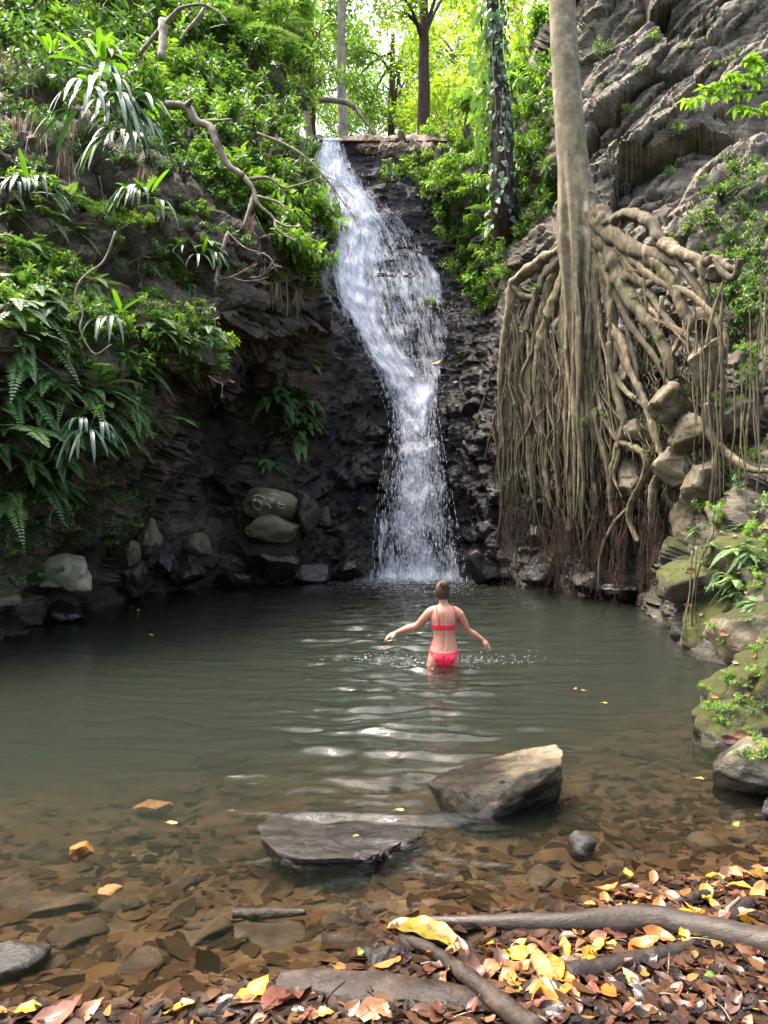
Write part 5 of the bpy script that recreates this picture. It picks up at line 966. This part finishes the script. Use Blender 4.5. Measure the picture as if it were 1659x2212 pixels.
def fallen_mesh(seed, lm, L=.10, W=.048, curl=.15, n=9):
    r = np.random.RandomState(seed); t = np.linspace(0, 1, n); wp = W*.5*np.sin(math.pi*np.clip(t, .0, 1)**.85)**.8; tw = r.normal(0, .35); bend = r.normal(0, .06); cu = r.uniform(-.5, 1)*curl
    V = [];
    for i in range(n):
        c = np.array([L*(t[i]-.5), bend*L*math.sin(math.pi*t[i]), cu*L*(2*t[i]-1)**2+.006]); a = tw*(t[i]-.5)+0
        for s in (-1, -.5, 0, .5, 1):
            V.append(c+np.array([0, math.cos(a)*s*wp[i], math.sin(a)*s*wp[i]+abs(s)*wp[i]*r.uniform(.15, .55)]))
    V = np.array(V)+r.normal(0, .0012, (n*5, 3)); i = np.arange(n-1)[:, None]*5; F = np.concatenate([i+np.array([[k, k+1, k+6, k+5]]) for k in range(4)])
    mb = MB(); mb.add(V, F); mb.add(*tube(np.array([[-L*.5-.022, .003, .012], [-L*.5, 0, .008], [0, bend*L*.5, .0075]]), [.0012, .0008], 6, 4, cap=False)); o = mb.build('fallen_leaf', lm); tag(o, None, 'leaf'); return o
pats = {k: [fallen_mesh(i*17+j, LM[k], L=.10 if k != 'dark' else .09, W=.05, curl=.25) for j in range(4)] for i, k in enumerate(LM)}
for v_ in pats.values():
    for o in v_: o.location = (0, 0, -50)
    PARK += v_
def gz(x, y): return float(max(bed_z(np.array([x]), np.array([y]))[0], 0.0))
def fallen(col, x, y, sc, label, group=None, rz=None, up=.022, tilt=.22, z=None):
    p = PW(x, y, .03 if z is None else z); zz = gz(p[0], p[1]) if z is None else z; p = PW(x, y, zz+up); r = random.Random(int(x*7+y*13))
    o = dup(r.choice(pats[col]), p, (r.gauss(0, tilt), r.gauss(0, tilt), r.uniform(0, 6.28) if rz is None else rz), sc, label, group); return o
own = [('yellow', 1545, 1900, .95, 'yellow oval leaf with orange edges floating above the log end', .1), ('orange', 1410, 1895, .8, 'rounded orange leaf at the water edge left of the yellow oval leaf', 1.2), ('yellow', 1356, 1890, .8, 'upright pointed yellow leaf at the water edge', 1.5), ('yellow', 1600, 1917, 1.0, 'bright yellow narrow leaf near the right edge of the shore', -.25), ('orange', 1602, 1886, .7, 'orange yellow leaf at the far right water edge', -.3),
 ('orange', 1315, 1925, 1.0, 'long orange leaf at the water edge above the log', -.2), ('orange', 1400, 1943, 1.1, 'wide orange leaf just above the big log', -.1), ('yellow', 1283, 1957, .8, 'round yellow orange leaf resting above the big log', -.3), ('tan', 1345, 1935, .8, 'small tan leaf between the orange leaves above the log', 0), ('orange', 1480, 1938, .9, 'orange leaf propped on the ribbed stick', .8), ('yellow', 1490, 1975, 1.0, 'yellow leaf with brown spots under the ribbed stick', 0),
 ('pale green', 1563, 1975, .8, 'pale green leaf above the big log near the broken stick', 1.3), ('tan', 1500, 2062, .5, 'thin tan leaf lying on top of the big log', 1.2), ('pale green', 1360, 2118, .85, 'pale green oval leaf lying on the dark litter', 1.9), ('green', 1538, 2111, .55, 'single fresh green leaf on the dark litter at the right', .2), ('orange', 1395, 2110, .6, 'orange leaf standing among dark litter beside the pale green leaf', 1.4),
 ('yellow', 548, 2152, 1.5, 'large yellow leaf with brown patches at the bottom left of the bark slab', 1.0), ('tan', 525, 2172, 1.5, 'large tan leaf under the big yellow leaf', .2), ('reddish brown', 598, 2165, 1.7, 'large reddish brown leaf beside the big yellow leaf', 1.2), ('reddish brown', 640, 2160, 1.5, 'second large reddish brown leaf leaning on the bark slab', .9), ('tan', 803, 2186, 1.25, 'single smooth tan leaf at the bottom centre below the bark slab', .6), ('yellow', 690, 2195, .9, 'small yellow leaf under the large reddish brown leaves', .2),
 ('yellow', 62, 2183, .9, 'torn yellow leaf at the bottom left corner', .5), ('reddish brown', 130, 2196, 1.6, 'big reddish brown leaf at the bottom left corner', .4), ('tan', 185, 2190, 1.1, 'pale tan leaf beside the big reddish brown one at the bottom left', .7), ('yellow', 390, 2180, 1.0, 'yellow leaf floating at the bottom left shore', .3),
 ('orange', 1190, 2087, 1.2, 'bright orange leaf left of the orange wood chunk', -.8), ('orange', 1220, 2120, 1.2, 'orange leaf below the bright one left of the wood chunk', -.9), ('yellow', 1270, 2062, 1.0, 'yellow orange leaf below the log and above the wood chunk', .8), ('tan', 1060, 2096, 1.3, 'broad tan leaf in the pile beside the dark branch', .9), ('orange', 1115, 2100, 1.2, 'orange leaf in the pile between two branches', .5), ('tan', 1300, 2035, 1.2, 'curled tan leaf tucked under the big log', .8), ('orange', 1395, 2055, 1.3, 'orange leaf pile leaf right of the wood chunk under the log', .3), ('pale green', 1118, 2142, .6, 'pale green scrap of leaf beside the dark branch', 0)]
for col, x, y, sc, lb, rz in own: fallen(col, x, y, sc, lb, rz=rz)
p = P(862, 1779, 3.8); o = dup(pats['yellow'][0], (p[0], p[1], .062), (0, 0, 0), .55, 'yellow leaf lying at the right end of the flat wet slab'); p = P(770, 1826, 3.55); o = dup(pats['yellow'][1], (p[0], p[1], .045), (0, .1, .6), .38, 'small curled yellow leaf at the front of the flat wet slab')
p, n_ = surf(945, 785, .10); o = dup(pats['yellow'][2], p[0], (1.0, -.35, 0), 3.0, 'big yellow leaf stuck on the wet rock right of the waterfall')
o = dup(pats['pale green'][0], PW(778, 2058, .075), (.6, .2, 1.2), .5, 'pale green leaf stuck to the rough black wet stone')
for x, y, c_ in ((1262, 1493, 'orange'), (1305, 1520, 'yellow'), (1510, 1683, 'yellow'), (1590, 1785, 'green'), (283, 1312, 'tan'), (325, 1372, 'tan'), (300, 1318, 'yellow'), (372, 1780, 'yellow'), (1240, 1490, 'tan')):
    fallen(c_, x, y, .6 if y > 1450 else .9, 'small leaf floating alone on the open pool water', 'leaves floating on the pool', z=.004, tilt=.05, up=.006)
r_ = np.random.RandomState(91); n = 0
SHORE = [(1659, 1885), (1430, 1905), (1290, 1945), (1180, 2010), (1010, 2040), (990, 2110), (1080, 2212), (1659, 2212)]
warm = [(1659, 1880), (1430, 1900), (1280, 1940), (1200, 2040), (960, 2040), (880, 2080), (1090, 2160), (1330, 2150), (1350, 2070), (1659, 2010)]
for x, y in scatter(warm, 105, 15, 21):
    col = r_.choice(['orange', 'tan', 'yellow', 'reddish brown', 'orange', 'brown', 'brown', 'reddish brown']); fallen(col, x, y, r_.uniform(.6, 1.15), col+' fallen leaf in the bright litter around the big log', col+' leaves around the log', up=.024, tilt=.35)
for x, y in scatter([(1300, 2090), (1659, 2050), (1659, 2212), (1100, 2212), (1200, 2150)], 95, 15, 22)+scatter([(480, 2165), (760, 2170), (1080, 2190), (1080, 2212), (430, 2212)], 40, 14, 23):
    col = r_.choice(['brown', 'dark', 'dark', 'reddish brown', 'brown', 'tan']); fallen(col, x, y, r_.uniform(.5, 1.0), col+' fallen leaf in the dark wet litter at the bottom', col+' leaves of the dark litter', up=.02, tilt=.3)
# litter nobody could count, on land and sunken
def litter(name, n, mt, under, seed, lsz):
    r = np.random.RandomState(seed); x = r.uniform(-4, 4.6, n*3); d = (np.abs(r.normal(0, 1.15, n*3))+.02) if under else -np.abs(r.normal(0, .9, n*3)); y = shore_y(x)+d; k = (np.abs(x) < .95*y+.7) & (y > .7); x, y = x[k][:n], y[k][:n]; z = bed_z(x, y)+(r.uniform(-.003, .010, len(x)) if under else r.uniform(.003, .025, len(x))); a = r.uniform(0, 6.28, len(x)); L = lsz*np.clip(np.exp(r.normal(-.15, .45, len(x))), .25, 1.35 if not under else 1.9)
    D = np.stack([np.cos(a), np.sin(a), r.normal(0, .15, len(x))], 1); N = np.array([0, 0, 1.])+r.normal(0, .1 if under else .17, (len(x), 3)); V, F = leaves11(np.stack([x, y, z], 1)-D*(L/2)[:, None], D, N, L, L*r.uniform(.34, .58, len(x)), r, .05 if under else .2, .1 if under else .35); tag(mk(name, V, F, M[mt], attrs={'tint': np.repeat(np.clip(r.normal(.45, .28, len(x)), 0, 1), 11)}), kind='stuff')
litter('leaf_litter', 10500, 'litter', False, 5, .072); litter('sunken_leaves', 4200, 'sunk', True, 6, .115)
# big yellow leaf blade by the log
def blade():
    base = PW(990, 2048, .05); tip = PW(836, 2006, .02); n = 24; t = np.linspace(0, 1, n); C = base+(tip-base)*t[:, None]+np.array([0, 0, 1.])*(.03*np.sin(math.pi*t))[:, None]; S = nrm(np.cross(tip-base, [0, 0, 1.])); mb = MB(); r = np.random.RandomState(2); wp = .062*np.sin(math.pi*np.clip(t*.93+.05, 0, 1))**.55
    V = [C[i]+S*s*wp[i]+np.array([0, 0, .005*math.sin(i*.9+s*2)*abs(s)+.018*abs(s)]) for i in range(n) for s in (-1, -.5, 0, .5, 1)]; i = np.arange(n-1)[:, None]*5; F = np.concatenate([i+np.array([[k, k+1, k+6, k+5]]) for k in range(4)]); mb.add(np.array(V), F)
    o = mb.build('leaf_blade', lmat('yellow_blade', (.20, .165, .022), .85)); tag(o, 'long torn yellow green leaf blade lying at the water edge under the log tip', 'leaf')
blade()

# ------------------------------------------------------------------ driftwood
def wood(name, label, pp, rad, mt, seed, nz=.12, sides=20, flat=1., cat='log', zs=None, n=70):
    p3 = np.array([PW(a, b_, z) for (a, b_), z in zip(pp, zs)]); V, F = tube(p3, rad, n, sides, nz=nz, seed=seed); c = p3.mean(0)
    if flat != 1.: C = catmull(p3, 300); k = ((V[:, None, :2]-C[None, :, :2])**2).sum(-1).argmin(1); V[:, 2] = C[k, 2]+(V[:, 2]-C[k, 2])*flat
    o = mk(name, V-c, F, M[mt]); o.location = c; return tag(o, label, cat)
wood('driftwood_log', 'long smooth brown log lying across the right shore with its tip in the water', [(862, 1992), (960, 1992), (1100, 1995), (1240, 1995), (1400, 1988), (1540, 2015), (1700, 2050)], [.010, .022, .034, .044, .054, .053, .055], 'log', 3, .06, 24, zs=[.0, .025, .045, .06, .075, .08, .085])
wood('ridged_branch', 'ring marked dark branch running under the big log', [(1225, 2112), (1290, 2098), (1370, 2078), (1470, 2058), (1540, 2020), (1590, 1975), (1620, 1950)], [.042, .04, .036, .035, .034, .03, .026], 'darklog', 4, .22, 18, cat='branch', zs=[.06, .055, .055, .05, .05, .055, .06])
wood('dark_branch', 'straight black branch slanting from the leaf blade to the bottom edge', [(868, 2022), (940, 2058), (1010, 2110), (1080, 2168), (1160, 2225)], [.018, .022, .028, .032, .034], 'darklog', 5, .2, 16, cat='branch', zs=[.04, .07, .09, .10, .12])
wood('bark_slab', 'broad flat slab of dark rotten bark at the bottom centre', [(605, 2118), (700, 2128), (820, 2142), (940, 2158), (1058, 2182)], [.05, .075, .09, .095, .08], 'darklog', 6, .28, 22, .45, 'bark', zs=[.03, .035, .045, .05, .05])
wood('rotten_wood', 'orange rotten wood chunk standing slanted in the litter', [(1146, 2048), (1165, 2075), (1185, 2105), (1212, 2150)], [.022, .034, .036, .02], 'rotwood', 7, .35, 14, .8, 'wood', zs=[.08, .07, .06, .05])
wood('ribbed_stick', 'short ribbed dark stick at the water edge above the log', [(1432, 1962), (1480, 1945), (1520, 1932), (1556, 1930)], [.012, .018, .019, .012], 'darklog', 8, .3, 12, cat='stick', zs=[.03, .05, .055, .05])
wood('pale_stick', 'thin pale stick leaning on the branch near the right edge', [(1545, 1988), (1570, 1965), (1597, 1940)], [.009, .008, .006], 'deadwood', 9, .2, 8, cat='stick', zs=[.07, .08, .09])
wood('sunken_stick', 'brown sunken stick in the shallows left of the log', [(505, 1972), (560, 1974), (610, 1972), (660, 1970)], [.02, .022, .02, .012], 'darklog', 10, .25, 12, cat='stick', zs=[-.05, -.04, -.03, -.005])
wood('grey_plank', 'flat grey strip of wood at the bottom right', [(1445, 2186), (1500, 2192), (1560, 2196), (1640, 2194)], [.012, .025, .026, .02], 'log', 11, .2, 12, .4, 'wood', zs=[.07, .07, .07, .07])
wood('shore_root', 'dark ragged wood at the bottom left shore beside the big yellow leaf', [(430, 2188), (500, 2180), (560, 2196), (640, 2220)], [.02, .03, .035, .03], 'darklog', 12, .4, 14, .7, 'wood', zs=[.02, .03, .03, .03])
wood('forked_twig', 'thin dark forked twig reaching from the ribbed stick to the water', [(1290, 1950), (1350, 1948), (1390, 1962), (1432, 1962)], [.003, .005, .006, .006], 'darklog', 13, .2, 6, cat='twig', zs=[.03, .03, .03, .03]); wood('bent_twig', 'thin dark twig bent up from the litter below the bark slab', [(700, 2180), (712, 2150), (745, 2120)], [.004, .004, .003], 'darklog', 14, .2, 6, cat='twig', zs=[.04, .10, .10])
r_ = np.random.RandomState(17)
for k in range(24):
    x, y = r_.uniform(900, 1659), r_.uniform(2020, 2200); p = PW(x, y, .07); a = r_.uniform(0, 6.28); L = r_.uniform(.06, .2); d = np.array([math.cos(a), math.sin(a)*.8, .08]); z = gz(p[0], p[1])+.012; p = PW(x, y, z)
    o = mk('twig', *tube(np.array([-d*L/2, np.array([0, 0, .01]), d*L/2]), [.003, .0018], 9, 5), M['deadwood' if k % 3 else 'darklog']); o.location = p; tag(o, 'thin twig lying loose in the leaf litter of the shore', 'twig', 'twigs in the litter')

# ------------------------------------------------------------------ the bather
def bather():
    o0 = np.array([.63, 7.84, 0.]); root = empty('person', (o0[0], o0[1], -.80), 'woman in a red bikini wading away with arms held out to both sides', 'person')
    u = .001   # the figure is measured in millimetres, x to the right, y away from us, z above the water
    mb = MB()
    def loft(secs, n=28):
        V = []
        for z, cx_, cy_, a, b_, e in secs:
            for k in range(n):
                t_ = k*2*math.pi/n; c, s = math.cos(t_), math.sin(t_); V.append((cx_+a*math.copysign(abs(c)**e, c), cy_+b_*math.copysign(abs(s)**e, s), z))
        m_ = len(secs); F = [(i*n+j, i*n+(j+1) % n, (i+1)*n+(j+1) % n, (i+1)*n+j) for i in range(m_-1) for j in range(n)]; V += [(secs[0][1], secs[0][2], secs[0][0]), (secs[-1][1], secs[-1][2], secs[-1][0])]; T = [(m_*n, (j+1) % n, j) for j in range(n)]+[(m_*n+1, (m_-1)*n+j, (m_-1)*n+(j+1) % n) for j in range(n)]
        mb.add(np.array(V)*u, [np.array(F), np.array(T)])
    def fine(secs, k=6):
        s = np.array(secs, float); return [tuple(x) for x in catmull(s, len(secs)*k)]
    loft(fine([(-70, 0, 5, 150, 100, .9), (0, -2, -2, 166, 118, .9), (70, 0, -6, 162, 120, .9), (130, 2, 2, 152, 106, .92), (190, 6, 6, 136, 92, .95), (250, 8, 4, 120, 82, .95), (300, 8, 2, 114, 80, .95), (360, 5, 0, 122, 86, .92), (420, 2, 0, 132, 92, .9), (490, 4, -2, 140, 92, .88), (545, 8, -4, 140, 84, .88), (580, 10, -6, 118, 68, .9), (605, 8, -4, 78, 52, 1), (625, 4, 0, 56, 48, 1)]))
    loft(fine([(590, 4, 0, 52, 50, 1), (640, 0, 2, 48, 48, 1), (690, -4, 12, 48, 52, 1), (720, -6, 20, 50, 56, 1)]))
    loft(fine([(665, -8, 48, 26, 40, 1), (690, -8, 34, 58, 72, 1), (730, -8, 28, 70, 90, 1), (775, -8, 24, 75, 95, 1), (815, -8, 20, 70, 90, 1), (845, -8, 16, 48, 64, 1), (860, -8, 14, 16, 24, 1)]))
    def limb(pts, rad, s=14): mb.add(*tube(np.array(pts)*u, np.array(rad)*u, len(pts)*8, s))
    for s in (-1, 1):   # legs, down into the water
        limb([(s*84, -2, 40), (s*86, 0, -120), (s*88, 14, -360), (s*86, 22, -420), (s*84, 10, -560), (s*82, 0, -770)], [86, 84, 58, 54, 50, 34]); limb([(s*82, -6, -775), (s*86, 60, -790), (s*92, 150, -797)], [36, 34, 22])
        limb([(s*74, -64, 20), (s*76, -66, 60), (s*70, -50, 100)], [52, 58, 44])
        limb([(s*50, -4, 566), (s*105, -2, 556), (s*142, 2, 534), (s*165, 12, 505)], [46, 50, 52, 50])
    Ls = [(-150, 0, 528), (-206, 40, 462), (-275, 88, 385), (-380, 130, 345), (-492, 160, 296)]; limb(Ls, [50, 46, 37, 38, 24])
    Rs = [(160, 0, 528), (212, 40, 440), (265, 88, 335), (342, 130, 280), (430, 160, 222)]; limb(Rs, [49, 45, 36, 37, 24])
    def hand(w_, d, pl, nrm_, lens):
        w_, d, pl = np.array(w_, float), nrm(np.array(d, float)), nrm(np.array(pl, float)); n_ = nrm(np.array(nrm_, float)); limb([w_-d*12, w_+d*25, w_+d*60, w_+d*88], [21, 24, 28, 24])
        limb([w_+d*30+pl*12, w_+d*62+pl*22, w_+d*84+pl*25], [16, 17, 12]); limb([w_+d*30-pl*12, w_+d*62-pl*22, w_+d*84-pl*25], [16, 17, 12])
        for k, L in enumerate(lens):
            o_ = pl*(k-1.5)*17; f = w_+d*84+o_*.95; sp = nrm(d+pl*(k-1.5)*.09); limb([f-sp*14, f+sp*L*.45, f+sp*L*.78-n_*L*.12, f+sp*L-n_*L*.28], [9.5, 9, 8, 6], 8)
        t0 = w_+d*26-pl*24; limb([t0, t0+d*30-pl*22-n_*6, t0+d*58-pl*30-n_*12], [12, 10, 7.5], 8)
    hand(Ls[-1], (-.88, .12, -.46), (-.15, .95, .2), (-.42, 0, .9), (64, 74, 70, 54)); hand(Rs[-1], (.70, .12, -.72), (.2, .95, .15), (.7, 0, .7), (62, 72, 68, 52))
    limb([(-8, 108, 748), (-8, 128, 735), (-8, 124, 722)], [8, 14, 12])            # nose
    limb([(-8, 104, 698), (-8, 110, 696)], [18, 12])                               # mouth and chin
    for s in (-1, 1): limb([(-8+s*72, 28, 765), (-8+s*80, 22, 750), (-8+s*73, 28, 728)], [8, 11, 7], 8)
    raw = mb.build('raw_figure', None); md = raw.modifiers.new('r', 'REMESH'); md.mode = 'VOXEL'; md.voxel_size = .0045; sm = raw.modifiers.new('s', 'SMOOTH'); sm.iterations = 9; sm.factor = .5
    dg = bpy.context.evaluated_depsgraph_get(); ev = raw.evaluated_get(dg); me = ev.to_mesh(); n = len(me.vertices); V = np.zeros(n*3); me.vertices.foreach_get('co', V); V = V.reshape(-1, 3); N = np.zeros(n*3); me.vertices.foreach_get('normal', N); N = N.reshape(-1, 3); F = [np.array([p.vertices[:] for p in me.polygons if len(p.vertices) == 4]), np.array([p.vertices[:] for p in me.polygons if len(p.vertices) == 3]).reshape(-1, 3)]
    ev.to_mesh_clear(); bpy.data.objects.remove(raw)
    back = np.clip(-N[:, 1], 0, 1); x, z = V[:, 0]/u, V[:, 2]/u; g = lambda v_, c, w_: np.exp(-((v_-c)/w_)**2)
    d = -7*g(x, 5, 11)*sstep(z, 110, 200)*(1-sstep(z, 500, 570))+4*(g(x, -30, 22)+g(x, 42, 22))*sstep(z, 120, 200)*(1-sstep(z, 300, 380))+6*(g(x, -70, 32)+g(x, 84, 32))*g(z, 480, 55)-5*(g(x, -38, 8)+g(x, 48, 8))*g(z, 470, 50)-10*g(x, 2, 12)*(1-sstep(z, 70, 110))*sstep(z, -60, -20)-4*(g(x, -32, 10)+g(x, 38, 10))*g(z, 152, 12)
    V = V+N*(d*back*u)[:, None]
    m, t, b, o = mat('skin'); v = coord(t); c = mix(t, 1., (.50, .225, .14), ramp(t, noise(t, v, 9, 5, .6), [(.3, (.86, .82, .80)), (.7, (1.08, 1.06, 1.05))]), 'MULTIPLY'); t.links.new(c, b.inputs['Base Color']); b.inputs['Roughness'].default_value = .48; b.inputs['Subsurface Weight'].default_value = .12; b.inputs['Subsurface Radius'].default_value = (.012, .005, .003); b.inputs['Subsurface Scale'].default_value = 1; bump(t, noise(t, v, 60, 3, .6), b, .15, .002)
    off = np.array([0, 0, .80]); body = mk('body', V+off, F, m, root)
    red = plain('red_swim_fabric', (.62, .012, .035), .55, .12, 40)
    torso = np.abs(x-5) < 190
    low = np.where(back > .02, 120+22*((x-4)/150)**2*1., 138); lo_edge = 10+np.clip((np.abs(x)-66)/84, 0, 1)**.8*118
    sel_b = torso & (z < np.minimum(low, 150)) & (z > np.where(np.abs(x-2) < 62, -60, -40+np.clip((np.abs(x-2)-62)/92, 0, 1)**.75*158)) & (np.abs(x) < 185)
    arm = (np.abs(x) > 142)
    sel_t = (~arm) & (z > 358) & (z < np.where(N[:, 1] < .2, 418-6*back, 470)) & (np.abs(x-2) < 142)
    def cloth(sel, name, th):
        FF = []; ks = []
        for f in F:
            if len(f): FF.append(f[sel[f].all(1)])
        used = np.unique(np.concatenate([f.ravel() for f in FF])); mp = np.full(len(V), -1); mp[used] = np.arange(len(used)); wr = .0012*fbm(V[used]*np.array([30, 30, 60]), 3, 8)
        o = mk(name, V[used]+N[used]*(th+wr)[:, None]+off, [mp[f] for f in FF if len(f)], red, root); so = o.modifiers.new('thickness', 'SOLIDIFY'); so.thickness = .0045; so.offset = -.6; return o
    cloth(sel_b, 'bikini_bottom', .005); top_ = cloth(sel_t, 'bikini_top', .005)
    for s, xs in ((-1, (-48, -58, -72, -78, -76)), (1, (126, 128, 124, 112, 96))):
        pts = []
        zz = (412, 470, 530, 575, 600)
        for q, (xx, z_) in enumerate(zip(xs, zz)):
            dd = (x-xx)**2+(z-z_)**2+np.where(N[:, 1] > .35, 1e5, 0)+(np.abs(x) > 160)*1e5; k = dd.argmin(); pts.append(np.array([xx*u, V[k][1]-.005, z_*u]) if q < 3 else V[k]+N[k]*.004)
        pts.append(pts[-1]+np.array([0, .06, -.01])); st = mk('strap', *tube(np.array(pts), .0042, 30, 6), red, root); st.location = off
    # hair swept up into a loose bun
    hm, t, b, o = mat('blonde_brown_hair'); v = coord(t, (60, 60, 9)); c = ramp(t, noise(t, v, 1.4, 5, .6, .6), [(.3, (.010, .005, .003)), (.5, (.055, .028, .015)), (.75, (.19, .11, .062))]); t.links.new(c, b.inputs['Base Color']); b.inputs['Roughness'].default_value = .42; bump(t, noise(t, v, 2, 4, .6), b, .9, .006)
    hb = MB(); r = np.random.RandomState(4); bm = bmesh.new(); bmesh.ops.create_icosphere(bm, subdivisions=4, radius=1); S = np.array([q.co for q in bm.verts]); SF = np.array([[q.index for q in f.verts] for f in bm.faces]); bm.free()
    cap = S*np.array([81, 102, 102])+np.array([-8, 18, 770]); cut = (cap[:, 1] > 60)*1.; cap[:, 1] = np.where(cap[:, 1] > 70, 70, cap[:, 1]); kz = cap[:, 2] < 720; cap[kz, 0] = -8+(cap[kz, 0]+8)*np.interp(cap[kz, 2], [670, 720], [.62, 1.]); hb.add(cap*u, SF)
    bun = S*(np.array([46, 44, 46])*(1+.25*fbm(S*2.5, 3, 3)[:, None]))+np.array([4, -66, 838]); hb.add(bun*u, SF)
    for k in range(130):
        a = r.uniform(-1.5, 1.5); z0 = r.uniform(672, 760); x0 = -8+74*math.sin(a)*np.interp(z0, [672, 730], [.68, 1.]); y0 = 20-92*math.cos(a)*.97; p1 = np.array([x0, y0, z0]); p3_ = np.array([4, -66, 838])+rdir(1, r)[0]*40; mid = (p1+p3_)/2; cc = np.array([-8, 18, 768]); dr = mid-cc; mid = cc+dr/np.linalg.norm(dr/np.array([80, 99, 92]))*1.03; hb.add(*tube(np.array([p1, mid, p3_])*u, [.0028, .0036, .0026], 9, 5))
    for k in range(40):
        p1 = np.array([4, -66, 838])+rdir(1, r)[0]*42; d_ = rdir(1, r)[0]*np.array([1, .6, 1]); hb.add(*tube(np.array([p1, p1+d_*18+np.array([0, -8, 6]), p1+d_*34+np.array([0, -4, -6])])*u, [.0022, .001], 7, 4))
    h = hb.build('hair', hm, root); h.location = off
    for s in (-1, 1):
        eb = MB().add(S*.011+np.array([-.008+s*.030, .104, .762]), SF); e = eb.build('eye', plain('eye_white', (.75, .72, .68), .2), root); e.location = off
    # churned water where she wades
    r = np.random.RandomState(8); n = 420; a = r.uniform(0, 6.28, n); rd = r.uniform(.1, 1, n)**.6; sx_ = np.where(r.rand(n) < .6, -1, 1); fx = .63+sx_*(.12+np.abs(r.normal(0, .45, n))); fy = 7.84+r.normal(.12, .18, n)
    L_ = r.uniform(.006, .022, n); V_, F_ = leaves4(np.stack([fx, fy, .006+water_h(fx, fy)], 1), np.stack([np.cos(a), np.sin(a)*.5, 0*a], 1), np.tile([0, 0, 1.], (n, 1)), L_, L_*.5, .8); tag(mk('splash', V_, F_, M['drop'], attrs={'tint': np.repeat(r.rand(n), 4)}), kind='stuff')
    return root
bather()
r = np.random.RandomState(15); n = 5200; mx = r.normal(.62, .62, n); mz = np.abs(r.normal(0, .17, n))*np.exp(-((mx-.62)/1.1)**2)+.01; my = 17.15-np.abs(r.normal(0, .28, n)); L_ = r.uniform(.004, .013, n); V_, F_ = leaves4(np.stack([mx, my, mz], 1), rdir(n, r), rdir(n, r), L_, L_*.8, .5); tag(mk('mist_drops', V_, F_, M['drop'], attrs={'tint': np.repeat(r.rand(n), 4)}), kind='stuff')
# plants and fallen leaves settled on whatever rock or root stands there
bpy.context.view_layer.update(); DG = bpy.context.evaluated_depsgraph_get()
def hit(x, y):
    d = Vector(P(x, y, 1.)-np.array([0, 0, CAMH])).normalized(); ok, loc, n_, i, ob, m_ = scene.ray_cast(DG, (0, 0, CAMH), d, distance=40); return (loc, n_, ob) if ok else None
def settle(poly, n, dmin, seed, pats_, sc, label, cat, group, only=('boulder', 'cliff', 'rock', 'fig', 'root', 'ground')):
    r = random.Random(seed)
    for x, y in scatter(poly, n, dmin, seed):
        h = hit(x, y)
        if not h or not any(k in (h[2].name+(h[2].parent.name if h[2].parent else '')) for k in only) or h[0].z < .03: continue
        o = dup(r.choice(pats_), h[0]+h[1]*.01, (0, 0, r.uniform(0, 6.28)) if cat != 'leaf' else h[1].to_track_quat('Z', 'Y').to_euler(), sc*r.uniform(.6, 1.4), label, group); o['category'] = cat; o.name = cat if cat != 'leaf' else 'fallen_leaf'
RB = [(1470, 1180), (1659, 1120), (1659, 1640), (1560, 1640), (1520, 1500), (1550, 1400), (1480, 1330)]
settle(RB, 46, 17, 71, PD+PB, .13, 'tiny plant growing on the mossy right bank rocks', 'seedling', 'seedlings on the mossy right rocks')
settle([(1500, 1140), (1659, 1100), (1659, 1330), (1560, 1320)], 12, 32, 72, PF, .42, 'small fern on the mossy right bank', 'fern', 'small ferns of the mossy right bank')
settle(RB, 26, 22, 73, pats['tan']+pats['reddish brown'], .9, 'dry brown leaf lying on the mossy right rocks', 'leaf', 'dry leaves on the mossy rocks')
settle([(1100, 620), (1480, 600), (1480, 1000), (1100, 1000)], 24, 36, 74, PD, .22, 'tiny leafy plant rooted between the fig roots', 'seedling', 'seedlings among the fig roots')
settle([(480, 1080), (780, 1000), (800, 1230), (500, 1240)], 18, 26, 75, pats['orange']+pats['reddish brown'], 1.2, 'fallen leaf stuck on the wet dark rock left of the fall', 'leaf', 'leaves on the dark wet rock')
settle([(960, 740), (1080, 740), (1080, 1120), (980, 1100)], 26, 20, 76, pats['tan']+pats['reddish brown'], 1.4, 'fallen leaf on the wet rock right of the fall', 'leaf', 'leaves on the rock right of the fall')
settle([(0, 1040), (330, 1000), (300, 1200), (0, 1330)], 34, 24, 77, PD+PB, .2, 'tiny bright plant on the mossy left bank', 'seedling', 'bright seedlings of the left bank')
settle([(1250, 30), (1659, 60), (1640, 420), (1320, 420)], 22, 48, 78, PD+PB, .3, 'small plant in a crack of the grey right cliff', 'plant', 'plants in the right cliff cracks')
# unseen loose leaves added overhead and behind the viewer to shade the near shore
r_ = np.random.RandomState(99); n = 4600; x = r_.uniform(-8, 11, n); y = r_.uniform(-12, 9.2, n); z = r_.uniform(9.5, 13.5, n); bk = r_.rand(n) < .3; y = np.where(bk, r_.uniform(-13, -10, n), y); z = np.where(bk, r_.uniform(0, 13, n), z)
gap = fbm(np.stack([x, y, z*0], 1)*.28, 3, 7) < -.06; x, y, z = x[gap], y[gap], z[gap]; n = len(x); L = r_.uniform(.35, .75, n)
V, F = leaves4(np.stack([x, y, z], 1), rdir(n)*np.array([1, 1, .4]), np.array([0, 0, 1.])+r_.normal(0, .5, (n, 3)), L, L*.6, .2); tag(mk('unseen_shade_canopy', V, F, M['leafdark'], attrs={'tint': np.repeat(np.clip(r_.normal(.5, .2, n), 0, 1), 4)}), kind='stuff')
for o in list(PARK):
    for ch in list(o.children): bpy.data.objects.remove(ch)
    bpy.data.objects.remove(o)
